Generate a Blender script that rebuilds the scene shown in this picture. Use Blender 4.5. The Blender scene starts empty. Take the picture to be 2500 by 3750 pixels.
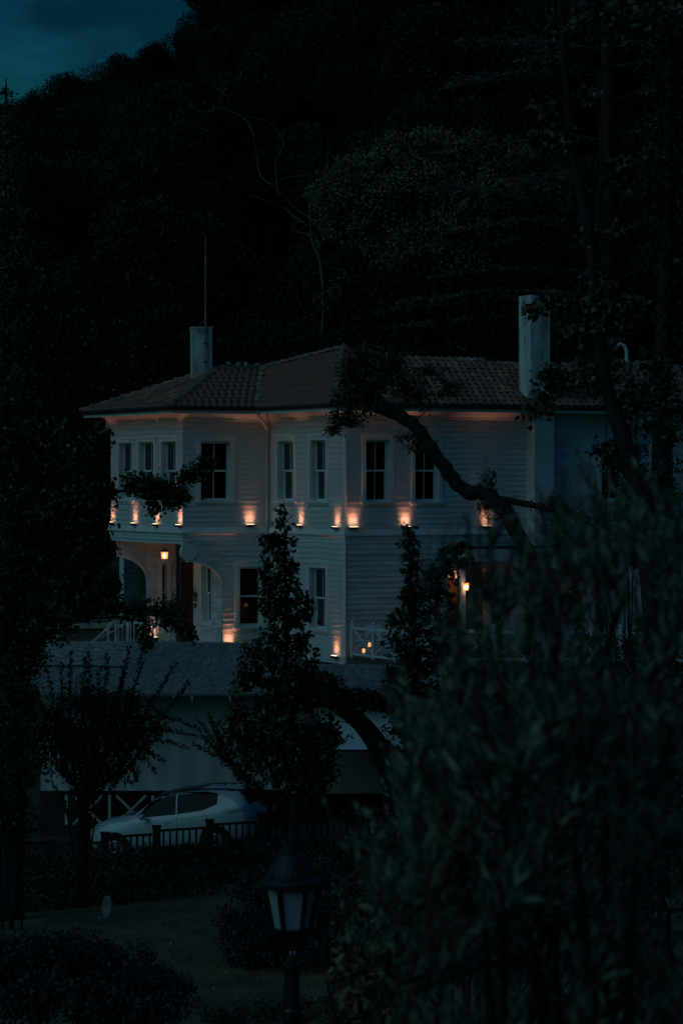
import bpy, math, random
import numpy as np
from mathutils import Vector, Matrix, noise
from mathutils.bvhtree import BVHTree

random.seed(7)
rng = np.random.default_rng(7)
SC = bpy.context.scene
COL = SC.collection
R = math.radians

# ------------------------------------------------------------------ camera
F, CX, CV = 8850.0, 1250.0, 1750.0          # focal length in photo pixels, horizon row


def P(u, v, y):
    return Vector(((u - CX) / F * y, y, -(v - CV) / F * y))


cam = bpy.data.cameras.new('camera')
camo = bpy.data.objects.new('camera', cam)
COL.objects.link(camo)
camo.location = (0, 0, 0)
camo.rotation_euler = (R(90), 0, 0)
cam.sensor_fit = 'VERTICAL'
cam.sensor_height = 36
cam.sensor_width = 24
cam.lens = F * 36 / 3750
cam.shift_y = -(1875 - CV) / 3750
cam.clip_start = 0.1
cam.clip_end = 2000
cam.dof.use_dof = True
cam.dof.focus_distance = 66
cam.dof.aperture_fstop = 3.5
SC.camera = camo

# ------------------------------------------------------------------ sky, sun, exposure
SUN_EL, SUN_AZ = 3.0, 232.0      # low dusk light from behind the camera's left shoulder
world = bpy.data.worlds.new('World')
SC.world = world
world.use_nodes = True
nt = world.node_tree
nt.nodes.clear()
wo = nt.nodes.new('ShaderNodeOutputWorld')
bg = nt.nodes.new('ShaderNodeBackground')
sky = nt.nodes.new('ShaderNodeTexSky')
sky.sky_type = 'NISHITA'
sky.sun_disc = False
sky.sun_elevation = R(SUN_EL)
sky.sun_rotation = R(SUN_AZ)
sky.air_density = 1.4
sky.dust_density = 2.0
sky.ozone_density = 4.0
tint = nt.nodes.new('ShaderNodeMix')
tint.data_type = 'RGBA'
tint.blend_type = 'MULTIPLY'
tint.inputs[0].default_value = 1.0
tint.inputs[7].default_value = (0.13, 1.02, 1.36, 1)
tc = nt.nodes.new('ShaderNodeTexCoord')
mp = nt.nodes.new('ShaderNodeMapping')
mp.inputs['Scale'].default_value = (1.0, 1.0, 2.6)
nz = nt.nodes.new('ShaderNodeTexNoise')
nz.inputs['Scale'].default_value = 9.0
nz.inputs['Detail'].default_value = 5.0
nz.inputs['Roughness'].default_value = 0.5
cr = nt.nodes.new('ShaderNodeValToRGB')
cr.color_ramp.elements[0].position = 0.43
cr.color_ramp.elements[0].color = (0.40, 0.42, 0.46, 1)
cr.color_ramp.elements[1].position = 0.62
cr.color_ramp.elements[1].color = (1.35, 1.3, 1.25, 1)
cl = nt.nodes.new('ShaderNodeMix')
cl.data_type = 'RGBA'
cl.blend_type = 'MULTIPLY'
cl.inputs[0].default_value = 1.0
L = nt.links.new
L(tc.outputs['Generated'], mp.inputs['Vector'])
L(mp.outputs['Vector'], nz.inputs['Vector'])
L(nz.outputs['Fac'], cr.inputs['Fac'])
L(sky.outputs['Color'], tint.inputs[6])
L(tint.outputs[2], cl.inputs[6])
L(cr.outputs['Color'], cl.inputs[7])
L(cl.outputs[2], bg.inputs['Color'])
L(bg.outputs['Background'], wo.inputs['Surface'])
bg.inputs['Strength'].default_value = 0.076

sl = bpy.data.lights.new('dusk_sun', 'SUN')
sl.energy = 0.235
sl.angle = R(50)
sl.color = (0.42, 0.86, 1.0)
so = bpy.data.objects.new('dusk_sun', sl)
COL.objects.link(so)
_a = R(SUN_AZ)
_d = Vector((math.sin(_a) * math.cos(R(38)), math.cos(_a) * math.cos(R(38)), math.sin(R(38))))
so.rotation_euler = _d.to_track_quat('Z', 'Y').to_euler()

SC.view_settings.view_transform = 'Standard'
SC.view_settings.look = 'None'
SC.view_settings.gamma = 1.0
SC.view_settings.exposure = 0.0
SC.view_settings.use_curve_mapping = False
SC.cycles.use_denoising = True
SC.cycles.max_bounces = 5
SC.cycles.transparent_max_bounces = 8
SC.cycles.sample_clamp_indirect = 2.0
SC.cycles.use_light_tree = True

# ------------------------------------------------------------------ materials
MATS = {}


def mat(name, col, rough=0.6, var=0.0, scale=6.0, bump=0.0, bscale=None, col2=None, metal=0.0, spec=0.5,
        island=0.0, stretch=None, coat=0.0, trans=0.0):
    if name in MATS:
        return MATS[name]
    m = bpy.data.materials.new(name)
    m.use_nodes = True
    n = m.node_tree
    b = n.nodes['Principled BSDF']
    b.inputs['Base Color'].default_value = (*col, 1)
    b.inputs['Roughness'].default_value = rough
    b.inputs['Metallic'].default_value = metal
    b.inputs['Specular IOR Level'].default_value = spec
    b.inputs['Coat Weight'].default_value = coat
    b.inputs['Transmission Weight'].default_value = trans
    tcn = n.nodes.new('ShaderNodeTexCoord')
    src = tcn.outputs['Object']
    if stretch:
        mpn = n.nodes.new('ShaderNodeMapping')
        mpn.inputs['Scale'].default_value = stretch
        n.links.new(src, mpn.inputs['Vector'])
        src = mpn.outputs['Vector']
    if var > 0:
        nn = n.nodes.new('ShaderNodeTexNoise')
        nn.inputs['Scale'].default_value = scale
        nn.inputs['Detail'].default_value = 6
        nn.inputs['Roughness'].default_value = 0.62
        n.links.new(src, nn.inputs['Vector'])
        rp = n.nodes.new('ShaderNodeValToRGB')
        c2 = col2 if col2 else tuple(c * (1 - var) for c in col)
        rp.color_ramp.elements[0].position = 0.36
        rp.color_ramp.elements[0].color = (*c2, 1)
        rp.color_ramp.elements[1].position = 0.62
        rp.color_ramp.elements[1].color = (*[min(1, c * (1 + var * .35)) for c in col], 1)
        n.links.new(nn.outputs['Fac'], rp.inputs['Fac'])
        last = rp.outputs['Color']
    else:
        last = None
    if island > 0:
        g = n.nodes.new('ShaderNodeNewGeometry')
        mr = n.nodes.new('ShaderNodeMapRange')
        mr.inputs['To Min'].default_value = 1 - island
        mr.inputs['To Max'].default_value = 1 + island
        n.links.new(g.outputs['Random Per Island'], mr.inputs['Value'])
        mx = n.nodes.new('ShaderNodeMix')
        mx.data_type = 'RGBA'
        mx.blend_type = 'MULTIPLY'
        mx.inputs[0].default_value = 1
        if last is not None:
            n.links.new(last, mx.inputs[6])
        else:
            mx.inputs[6].default_value = (*col, 1)
        n.links.new(mr.outputs['Result'], mx.inputs[7])
        last = mx.outputs[2]
    if last is not None:
        n.links.new(last, b.inputs['Base Color'])
    if bump > 0:
        bn = n.nodes.new('ShaderNodeTexNoise')
        bn.inputs['Scale'].default_value = bscale or scale * 4
        bn.inputs['Detail'].default_value = 4
        n.links.new(src, bn.inputs['Vector'])
        bb = n.nodes.new('ShaderNodeBump')
        bb.inputs['Strength'].default_value = bump
        bb.inputs['Distance'].default_value = 0.02
        n.links.new(bn.outputs['Fac'], bb.inputs['Height'])
        n.links.new(bb.outputs['Normal'], b.inputs['Normal'])
    MATS[name] = m
    return m


def emat(name, col, strength):
    m = bpy.data.materials.new(name)
    m.use_nodes = True
    b = m.node_tree.nodes['Principled BSDF']
    b.inputs['Base Color'].default_value = (*col, 1)
    b.inputs['Emission Color'].default_value = (*col, 1)
    b.inputs['Emission Strength'].default_value = strength
    MATS[name] = m
    return m


WHITE = mat('white_painted_timber', (0.70, 0.70, 0.69), 0.45, 0.30, 0.9, 0.25, 30, stretch=(1, 1, 6), spec=0.5)
TRIM = mat('white_painted_trim', (0.76, 0.76, 0.75), 0.4, 0.10, 2.0, 0.1, 20)
PLASTER = mat('white_plaster', (0.62, 0.62, 0.61), 0.8, 0.22, 1.2, 0.3, 12)
CHIM = mat('chimney_plaster', (0.62, 0.62, 0.60), 0.85, 0.55, 2.2, 0.5, 16, stretch=(1.6, 1.6, .5))
TILE = mat('clay_roof_tile', (0.34, 0.145, 0.095), 0.7, 0.55, 1.7, 0.4, 30, col2=(0.15, 0.075, 0.055), island=0.3)
RIDGE = mat('clay_ridge_tile', (0.30, 0.17, 0.125), 0.7, 0.55, 3, 0.4, 30, col2=(0.13, 0.09, 0.075), island=0.3)
MORTAR = mat('pale_lime_mortar', (0.62, 0.61, 0.58), 0.9, 0.3, 8)
UNDER = mat('roof_underlay', (0.03, 0.022, 0.02), 0.9)
GUTTER = mat('dark_gutter_metal', (0.02, 0.02, 0.022), 0.6, spec=0.3)
PIPE = mat('painted_downpipe', (0.55, 0.53, 0.5), 0.5, 0.2, 4)
DOOR = mat('varnished_brown_door', (0.34, 0.19, 0.09), 0.45, 0.5, 3, stretch=(6, 6, .6))
BLACK = mat('black_metal', (0.012, 0.012, 0.013), 0.45)
THATCH = mat('weathered_thatch', (0.40, 0.38, 0.34), 0.9, 0.45, 4, 0.9, 40, stretch=(6, 1.2, 1.2))
STRAW = mat('straw', (0.52, 0.51, 0.48), 0.8, island=0.5)
CANVAS = mat('off_white_canvas', (0.62, 0.60, 0.57), 0.85, 0.2, 0.6)
AWN = mat('white_awning_cloth', (0.72, 0.73, 0.74), 0.6, 0.1, 0.8)
STONE = mat('dark_rubble_stone', (0.10, 0.09, 0.08), 0.9, 0.4, 3, 0.6, 12)
COPING = mat('pale_stone_coping', (0.38, 0.37, 0.35), 0.8, 0.3, 3)
ASPH = mat('asphalt', (0.05, 0.05, 0.05), 0.85, 0.3, 3, 0.4, 60)
GROUND = mat('soil_and_leaf_litter', (0.035, 0.032, 0.02), 0.95, 0.5, 0.6, 0.6, 5)
LAWN = mat('mown_lawn', (0.14, 0.115, 0.058), 0.9, 0.45, 1.2, 0.5, 40)
GRASS = mat('grass_blades', (0.15, 0.125, 0.06), 0.8, island=0.5)
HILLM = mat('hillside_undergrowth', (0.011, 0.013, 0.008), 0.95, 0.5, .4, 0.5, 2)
BARK = mat('dark_bark', (0.022, 0.019, 0.016), 0.9, 0.4, 5, 0.8, 18, stretch=(1, 1, .35))
PALEBARK = mat('pale_dead_wood', (0.14, 0.13, 0.115), 0.85, 0.3, 5)
GUNMETAL = mat('dark_stained_wood', (0.014, 0.012, 0.011), 0.7)


def leafmat(name, col, rough=0.42, isl=0.45):
    return mat(name, col, rough, 0.35, 1.1, island=isl, spec=0.5)


LF_FOREST = mat('forest_leaf', (0.050, 0.052, 0.029), 0.7, 0.35, 1.1, island=.3, spec=0.2)
_ft = LF_FOREST.node_tree
_oi = _ft.nodes.new('ShaderNodeObjectInfo')
_mr = _ft.nodes.new('ShaderNodeMapRange')
_mr.inputs['To Min'].default_value = 0.35
_mr.inputs['To Max'].default_value = 1.25
_mx = _ft.nodes.new('ShaderNodeMix')
_mx.data_type = 'RGBA'
_mx.blend_type = 'MULTIPLY'
_mx.inputs[0].default_value = 1
_pb = _ft.nodes['Principled BSDF']
_src = _pb.inputs['Base Color'].links[0].from_socket
_ft.links.new(_oi.outputs['Random'], _mr.inputs['Value'])
_ft.links.new(_src, _mx.inputs[6])
_ft.links.new(_mr.outputs['Result'], _mx.inputs[7])
_ft.links.new(_mx.outputs[2], _pb.inputs['Base Color'])
LF_DARK = leafmat('dark_evergreen_leaf', (0.050, 0.050, 0.024), 0.5)
LF_PALE = leafmat('pale_dome_tree_leaf', (0.200, 0.175, 0.09), 0.7, 0.3)
LF_GINK = leafmat('ginkgo_leaf', (0.065, 0.065, 0.025), 0.45)
LF_PEAR = leafmat('glossy_ovate_leaf', (0.045, 0.045, 0.020), 0.35, 0.6)
LF_MYRT = leafmat('crape_myrtle_leaf', (0.055, 0.052, 0.024), 0.35, 0.6)
LF_OLIVE = leafmat('silvery_narrow_leaf', (0.18, 0.18, 0.13), 0.5, 0.6)
LF_CEDAR = leafmat('cedar_needle', (0.15, 0.16, 0.11), 0.6, 0.4)
LF_PLANE = leafmat('plane_tree_leaf', (0.090, 0.068, 0.035), 0.5, 0.6)
LF_BROAD = leafmat('pale_broad_leaf', (0.22, 0.17, 0.09), 0.4, 0.7)
LF_PURPLE = leafmat('purplish_shrub_leaf', (0.056, 0.046, 0.046), 0.55, 0.5)
LF_GROUND = leafmat('ground_cover_leaf', (0.11, 0.095, 0.05), 0.6, 0.4)

# glass: mostly clear, reflecting at grazing angles
GLASS = bpy.data.materials.new('window_glass')
GLASS.use_nodes = True
_n = GLASS.node_tree
_n.nodes.clear()
_o = _n.nodes.new('ShaderNodeOutputMaterial')
_m = _n.nodes.new('ShaderNodeMixShader')
_t = _n.nodes.new('ShaderNodeBsdfTransparent')
_t.inputs['Color'].default_value = (0.72, 0.78, 0.78, 1)
_g = _n.nodes.new('ShaderNodeBsdfGlossy')
_g.inputs['Roughness'].default_value = 0.03
_f = _n.nodes.new('ShaderNodeFresnel')
_f.inputs['IOR'].default_value = 1.5
_n.links.new(_f.outputs[0], _m.inputs[0])
_g.inputs['Color'].default_value = (.22, .22, .22, 1)
_n.links.new(_t.outputs[0], _m.inputs[1])
_n.links.new(_g.outputs[0], _m.inputs[2])
_n.links.new(_m.outputs[0], _o.inputs['Surface'])
ROOM = mat('dim_room', (0.03, 0.028, 0.026), 0.9)
CURTAIN = mat('grey_curtain', (0.055, 0.058, 0.06), 0.9, 0.3, 3, stretch=(8, 8, .3))
WARMROOM = mat('brown_panelled_room', (0.22, 0.13, 0.07), 0.8, 0.5, 3)

# ------------------------------------------------------------------ helpers


def link(o):
    COL.objects.link(o)
    return o


def tag(o, label=None, cat=None, group=None, kind=None):
    if label:
        o['label'] = label
    if cat:
        o['category'] = cat
    if group:
        o['group'] = group
    if kind:
        o['kind'] = kind
    return o


def thing(name, label, cat, loc=(0, 0, 0), group=None):
    o = bpy.data.objects.new(name, None)
    o.empty_display_size = 0.2
    o.location = loc
    link(o)
    return tag(o, label, cat, group)


def wloc(o):
    v = Vector((0, 0, 0))
    while o is not None:
        v = v + o.location
        o = o.parent
    return v


class MB:
    def __init__(s):
        s.v = []
        s.f = []

    def add(s, vs, fs):
        k = len(s.v)
        s.v += [tuple(v) for v in vs]
        s.f += [tuple(i + k for i in f) for f in fs]
        return s

    def box(s, a, b):
        (x0, y0, z0), (x1, y1, z1) = a, b
        return s.add([(x0, y0, z0), (x1, y0, z0), (x1, y1, z0), (x0, y1, z0), (x0, y0, z1), (x1, y0, z1), (x1, y1, z1), (x0, y1, z1)],
                     [(0, 3, 2, 1), (4, 5, 6, 7), (0, 1, 5, 4), (1, 2, 6, 5), (2, 3, 7, 6), (3, 0, 4, 7)])

    def obox(s, o, ex, ey, ez):
        """box from corner o with edge vectors"""
        o, ex, ey, ez = Vector(o), Vector(ex), Vector(ey), Vector(ez)
        p = [o, o + ex, o + ex + ey, o + ey, o + ez, o + ex + ez, o + ex + ey + ez, o + ey + ez]
        return s.add(p, [(0, 3, 2, 1), (4, 5, 6, 7), (0, 1, 5, 4), (1, 2, 6, 5), (2, 3, 7, 6), (3, 0, 4, 7)])

    def tube(s, pts, rad, n=6, cap=True):
        pts = [Vector(p) for p in pts]
        if not hasattr(rad, '__len__'):
            rad = [rad] * len(pts)
        k = len(s.v)
        prev = None
        for i, p in enumerate(pts):
            t = (pts[min(i + 1, len(pts) - 1)] - pts[max(i - 1, 0)])
            if t.length < 1e-9:
                t = Vector((0, 0, 1))
            t.normalize()
            if prev is None:
                a = t.orthogonal().normalized()
            else:
                a = prev - t * prev.dot(t)
                a = a.normalized() if a.length > 1e-6 else t.orthogonal().normalized()
            prev = a
            b = t.cross(a)
            for j in range(n):
                q = 2 * math.pi * j / n
                w = p + (a * math.cos(q) + b * math.sin(q)) * rad[i]
                s.v.append((w.x, w.y, w.z))
        for i in range(len(pts) - 1):
            for j in range(n):
                j2 = (j + 1) % n
                s.f.append((k + i * n + j, k + i * n + j2, k + (i + 1) * n + j2, k + (i + 1) * n + j))
        if cap:
            s.f.append(tuple(k + j for j in range(n))[::-1])
            s.f.append(tuple(k + (len(pts) - 1) * n + j for j in range(n)))
        return s

    def lathe(s, c, prof, n=16, ph=0.0):
        """prof: list of (r, z) about the vertical through c"""
        k = len(s.v)
        for r, z in prof:
            for j in range(n):
                q = 2 * math.pi * j / n + ph
                s.v.append((c[0] + r * math.cos(q), c[1] + r * math.sin(q), c[2] + z))
        for i in range(len(prof) - 1):
            for j in range(n):
                j2 = (j + 1) % n
                s.f.append((k + i * n + j, k + i * n + j2, k + (i + 1) * n + j2, k + (i + 1) * n + j))
        s.f.append(tuple(k + j for j in range(n))[::-1])
        s.f.append(tuple(k + (len(prof) - 1) * n + j for j in range(n)))
        return s

    def prism(s, poly, ext):
        """poly: 3D points, ext: extrusion vector"""
        n = len(poly)
        ext = Vector(ext)
        vs = [Vector(p) for p in poly] + [Vector(p) + ext for p in poly]
        fs = [tuple(range(n))[::-1], tuple(range(n, 2 * n))]
        for i in range(n):
            j = (i + 1) % n
            fs.append((i, j, n + j, n + i))
        return s.add(vs, fs)

    def build(s, name, m, parent=None, smooth=False, bevel=0.0):
        me = bpy.data.meshes.new(name)
        off = wloc(parent) if parent else Vector((0, 0, 0))
        me.from_pydata([(x - off.x, y - off.y, z - off.z) for x, y, z in s.v], [], s.f)
        me.validate()
        if smooth:
            me.polygons.foreach_set('use_smooth', [True] * len(me.polygons))
        me.materials.append(m)
        o = bpy.data.objects.new(name, me)
        if parent:
            o.parent = parent
        link(o)
        if bevel > 0:
            b = o.modifiers.new('bevel', 'BEVEL')
            b.width = bevel
            b.segments = 1
            b.limit_method = 'ANGLE'
        return o


TEMPL = {
    'diamond': [(0, 0, 0), (.45, .5, .05), (1, 0, 0), (.45, -.5, .05)],
    'lance': [(0, 0, 0), (.35, .5, .03), (1, 0, -.08), (.35, -.5, .03)],
    'ovate': [(0, 0, 0), (.3, .5, .06), (.7, .36, .02), (1, 0, -.1), (.7, -.36, .02), (.3, -.5, .06)],
    'fan': [(0, 0, 0), (.65, .55, .08), (1, .3, .05), (.86, 0, 0), (1, -.3, .05), (.65, -.55, .08)],
    'plane': [(0, 0, 0), (.15, .4, .05), (.45, .55, .05), (.55, .3, 0), (1, 0, -.1), (.55, -.3, 0), (.45, -.55, .05), (.15, -.4, .05)],
}


def leaf_object(name, pts, dirs, Ln, Wd, shape, m, parent=None):
    T = np.array(TEMPL[shape])
    k = len(T)
    N = len(pts)
    pts = np.asarray(pts, float)
    d = np.asarray(dirs, float)
    d /= np.linalg.norm(d, axis=1)[:, None] + 1e-9
    r = rng.normal(size=(N, 3))
    r[:, 2] += 0.0
    sd = np.cross(d, r)
    sd /= np.linalg.norm(sd, axis=1)[:, None] + 1e-9
    nm = np.cross(sd, d)
    Ln = np.broadcast_to(Ln, (N,))[:, None, None]
    Wd = np.broadcast_to(Wd, (N,))[:, None, None]
    V = pts[:, None, :] + d[:, None, :] * T[None, :, 0:1] * Ln + sd[:, None, :] * T[None, :, 1:2] * Wd + nm[:, None, :] * T[None, :, 2:3] * Ln
    V = V.reshape(-1, 3)
    if parent:
        V = V - np.array(wloc(parent))
    me = bpy.data.meshes.new(name)
    me.vertices.add(N * k)
    me.vertices.foreach_set('co', V.ravel())
    me.loops.add(N * k)
    me.loops.foreach_set('vertex_index', np.arange(N * k, dtype=np.int32))
    me.polygons.add(N)
    me.polygons.foreach_set('loop_start', np.arange(0, N * k, k, dtype=np.int32))
    me.update(calc_edges=True)
    me.materials.append(m)
    o = bpy.data.objects.new(name, me)
    if parent:
        o.parent = parent
    link(o)
    return o


def blob_points(blobs, n, shell=0.45):
    """blobs: (u, v, y, ru, rv, rd_m) ellipsoids given where they stand; returns n points, fuller towards the shell"""
    C, Rr, w = [], [], []
    for b in blobs:
        u, v, y, ru, rv = b[:5]
        c = P(u, v, y)
        rx, rz = ru / F * y, rv / F * y
        rd = b[5] if len(b) > 5 else (rx + rz) / 2
        C.append(c[:])
        Rr.append((rx, rd, rz))
        w.append((rx * rz) ** .8 + 1e-6)
    C, Rr, w = np.array(C), np.array(Rr), np.array(w)
    idx = rng.choice(len(C), n, p=w / w.sum())
    d = rng.normal(size=(n, 3))
    d /= np.linalg.norm(d, axis=1)[:, None]
    r = rng.random(n) ** shell
    return C[idx] + d * Rr[idx] * r[:, None]


def profile_points(spec, y, n, deep=1.0):
    """spec: rows (v, u_left, u_right); n points in the solid of that outline at distance y"""
    vs = np.array([s[0] for s in spec], float)
    ls = np.array([s[1] for s in spec], float)
    rs = np.array([s[2] for s in spec], float)
    wd = rs - ls
    cdf = np.concatenate([[0], np.cumsum((wd[1:] + wd[:-1]) / 2 * np.diff(vs))])
    q = rng.random(n) * cdf[-1]
    v = np.interp(q, cdf, vs)
    l, r_ = np.interp(v, vs, ls), np.interp(v, vs, rs)
    a = np.clip(rng.normal(0, .5, n), -1, 1)
    a = np.where(rng.random(n) < .6, rng.uniform(-1, 1, n), a)
    hw = (r_ - l) / 2
    dd = rng.normal(0, .5, n) * np.sqrt(np.clip(1 - a * a, .05, 1)) * hw / F * y * deep
    yy = y + dd
    u = (l + r_) / 2 + a * hw
    return np.stack([(u - CX) / F * yy, yy, -(v - CV) / F * yy], 1)


def densify(path, step=0.25):
    out = []
    for (a, ra), (b, rb) in zip(path[:-1], path[1:]):
        n = max(1, int((Vector(b) - Vector(a)).length / step))
        for i in range(n):
            t = i / n
            out.append((Vector(a).lerp(Vector(b), t), ra + (rb - ra) * t))
    out.append((Vector(path[-1][0]), path[-1][1]))
    return out


def smooth_path(path, sub=4):
    """Catmull-Rom through (point, radius)"""
    pts = [Vector(p) for p, _ in path]
    rr = [r for _, r in path]
    out = []
    for i in range(len(pts) - 1):
        p0, p1, p2, p3 = pts[max(i - 1, 0)], pts[i], pts[i + 1], pts[min(i + 2, len(pts) - 1)]
        for k in range(sub):
            t = k / sub
            q = 0.5 * ((2 * p1) + (p2 - p0) * t + (2 * p0 - 5 * p1 + 4 * p2 - p3) * t * t + (3 * p1 - p0 - 3 * p2 + p3) * t ** 3)
            out.append((q, rr[i] + (rr[i + 1] - rr[i]) * t))
    out.append((pts[-1], rr[-1]))
    return out


def plant(name, label, cat, base, trunks, targets, lmat, leaf, shape, per=12, limbs=30, group=None, spread=0.12,
          droop=0.2, up=0.0, bark=None, sides=7, lname='foliage', tname='trunk', leafspan=(.3, 1.0), along=0.5, twig_r=0.006,
          ratio=0.55, sag=0.0):
    """trunks: lists of (point, radius); targets: where twigs end; leaves gather round the outer part of every twig"""
    root = thing(name, label, cat, base, group)
    mb = MB()
    nodes, nr = [], []
    for tr in trunks:
        tr = smooth_path(tr)
        mb.tube([p for p, _ in tr], [r for _, r in tr], sides)
        for p, r in densify(tr, .2):
            nodes.append(p[:])
            nr.append(r)
    targets = np.asarray(targets, float)
    LP, LD = [], []
    limbs = min(limbs, len(targets))
    for phase, tg in ((0, targets[:limbs]), (1, targets[limbs:])):
        NA, NR = np.array(nodes), np.array(nr)
        for t in tg:
            d = NA - t
            dist = np.sqrt((d ** 2).sum(1)) + 1.2 * np.maximum(0, NA[:, 2] - t[2] + .05)
            i = int(np.argmin(dist))
            a, b = Vector(NA[i]), Vector(t)
            ln = (b - a).length
            if ln < 1e-3:
                continue
            mid = (a + b) / 2 + Vector((random.uniform(-.1, .1), random.uniform(-.1, .1), random.uniform(-.05, .12) - sag)) * ln
            r0 = min(NR[i] * .55, (.010 + .012 * ln) * (1.0 if phase == 0 else .5))
            r0 = max(r0, twig_r)
            pth = [a, (a * .45 + mid * .55), (mid * .6 + b * .4) * 1.0, b]
            mb.tube(pth, [r0, r0 * .75, r0 * .5, r0 * .22], 4 if phase == 0 else 3, cap=False)
            if phase == 0:
                for q in range(1, 5):
                    nodes.append(tuple(a.lerp(mid, q / 4) if q < 3 else mid.lerp(b, (q - 2) / 2)))
                    nr.append(r0 * (1 - q * .18))
            tan = (b - mid)
            for _ in range(per if phase else per // 2):
                s = random.uniform(*leafspan)
                if s < .5:
                    p = a.lerp(mid, s * 2)
                else:
                    p = mid.lerp(b, (s - .5) * 2)
                p = p + Vector((random.gauss(0, spread), random.gauss(0, spread), random.gauss(0, spread * .8)))
                LP.append(p[:])
                dv = tan.normalized() * along + Vector((random.gauss(0, .6), random.gauss(0, .6), random.gauss(0, .6) - droop + up))
                LD.append(dv[:])
    mb.build(tname, bark or BARK, root, smooth=True)
    n = len(LP)
    Ls = leaf * rng.uniform(.6, 1.2, n)
    leaf_object(lname, LP, LD, Ls, Ls * ratio, shape, lmat, root)
    return root


def copy_tree(o, parent=None):
    c = o.copy()
    link(c)
    if parent:
        c.parent = parent
    for ch in list(o.children):
        copy_tree(ch, c)
    return c


# ------------------------------------------------------------------ terrain


def sstep(a, b, x):
    t = min(1, max(0, (x - a) / (b - a)))
    return t * t * (3 - 2 * t)


def interp(x, xs, ys):
    return float(np.interp(x, xs, ys))


def slope_x(x, y):
    w = sstep(47, 53, y)
    return w * 0.115 * (max(-14, min(9, x)) + 3.7)


def ground(x, y):
    if y < 62.6:
        z = interp(y, [-60, 4, 12, 21, 32, 40, 50, 62], [-1.7, -1.7, -3.6, -6.5, -8.4, -8.95, -9.0, -9.0]) + slope_x(x, y)
        return z
    z = -5.15
    if y > 82:
        rdg = interp(x, [-120, -60, -21, -8.6, 0, 21, 60, 120], [2, 8, 15.0, 21, 29, 42, 48, 44])
        z = -5.15 + (rdg + 5.15) * sstep(80, 148, y) - sstep(170, 330, y) * (rdg + 3) + 1.2 * noise.noise(Vector((x * .06, y * .06, 0)))
    return z


def build_terrain():
    xs = np.concatenate([np.linspace(-700, -60, 9), np.linspace(-50, 50, 81), np.linspace(60, 700, 9)])
    ys = np.concatenate([np.linspace(-500, -20, 7), np.linspace(-10, 48, 30), np.linspace(49, 62.3, 28), [62.55, 62.65], np.linspace(63.2, 80, 12), np.linspace(82, 200, 60), np.linspace(210, 1200, 12)])
    nx, ny = len(xs), len(ys)
    vs = [(x, y, ground(x, y)) for y in ys for x in xs]
    mb = MB()
    mb.v = vs
    mb.f = [(j * nx + i, j * nx + i + 1, (j + 1) * nx + i + 1, (j + 1) * nx + i) for j in range(ny - 1) for i in range(nx - 1)]
    o = mb.build('ground', GROUND, smooth=False)
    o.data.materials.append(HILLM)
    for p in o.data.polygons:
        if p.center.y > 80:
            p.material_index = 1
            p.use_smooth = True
    tag(o, kind='structure')


build_terrain()


def sheet(name, x0, x1, y0, y1, dz, m, nx=30, ny=12):
    mb = MB()
    for j in range(ny + 1):
        for i in range(nx + 1):
            x, y = x0 + (x1 - x0) * i / nx, y0 + (y1 - y0) * j / ny
            mb.v.append((x, y, ground(x, y) + dz))
    mb.f = [(j * (nx + 1) + i, j * (nx + 1) + i + 1, (j + 1) * (nx + 1) + i + 1, (j + 1) * (nx + 1) + i) for j in range(ny) for i in range(nx)]
    return tag(mb.build(name, m), kind='structure')


sheet('lawn', -16, 12, 38.0, 52.5, 0.03, LAWN, 56, 29)
sheet('road', -30, 30, 55.9, 59.6, 0.02, ASPH, 60, 8)
kb = MB()
for i in range(40):
    x = -20 + i
    kb.obox((x, 55.7, ground(x, 55.8) - .1), (.985, 0, ground(x + 1, 55.8) - ground(x, 55.8)), (0, .14, 0), (0, 0, .24))
tag(kb.build('kerb', COPING), kind='structure')

# ------------------------------------------------------------------ the house


class Facet:
    def __init__(s, a, b):
        s.a, s.b = Vector(a), Vector(b)
        s.d = (s.b - s.a).normalized()
        s.len = (s.b - s.a).length
        n = Vector((s.d.y, -s.d.x))
        if n.dot(-s.a) < 0:
            n = -n
        s.n = n

    def pt(s, t, off, z):
        q = s.a + s.d * t + s.n * off
        return Vector((q.x, q.y, z))

    def s_at(s, u, off=0.0):
        k = (u - CX) / F
        a = s.a + s.n * off
        # a.x + t d.x = k (a.y + t d.y)
        return (k * a.y - a.x) / (s.d.x - k * s.d.y)

    def z_at(s, u, v, off=0.0):
        t = s.s_at(u, off)
        y = (s.a + s.n * off + s.d * t).y
        return -(v - CV) / F * y

    def box(s, mb, t0, t1, o0, o1, z0, z1):
        return mb.obox(s.pt(t0, o0, z0), s.pt(t1, o0, z0) - s.pt(t0, o0, z0), s.pt(t0, o1, z0) - s.pt(t0, o0, z0), (0, 0, z1 - z0))


def pxy(u, y):
    return ((u - CX) / F * y, y)


P0, P1, P2, P3, P4 = pxy(408, 73.2), pxy(671, 69.0), pxy(985, 69.8), pxy(1265, 66.0), pxy(1925, 68.2)
F1, F2, F3, F4 = Facet(P0, P1), Facet(P1, P2), Facet(P2, P3), Facet(P3, P4)
ZB, ZE, ZF = -1.42, 1.84, -5.1      # belt top, eave soffit, ground-floor level
house = thing('timber_house', 'two storey white timber house with lit facade and tiled hipped roof', 'house', (P3[0], P3[1], ZF))

BOARD_MESH = None
BOARDS = [0]
extra_boards = MB()
PITCH = 0.150


def wedge(L0):
    # local x = along, y = outward, z = up
    return [(0, .002, 0), (L0, .002, 0), (L0, .031, .0), (0, .031, .0), (0, .002, PITCH + .004), (L0, .002, PITCH + .004), (L0, .009, PITCH + .004), (0, .009, PITCH + .004)]


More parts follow.
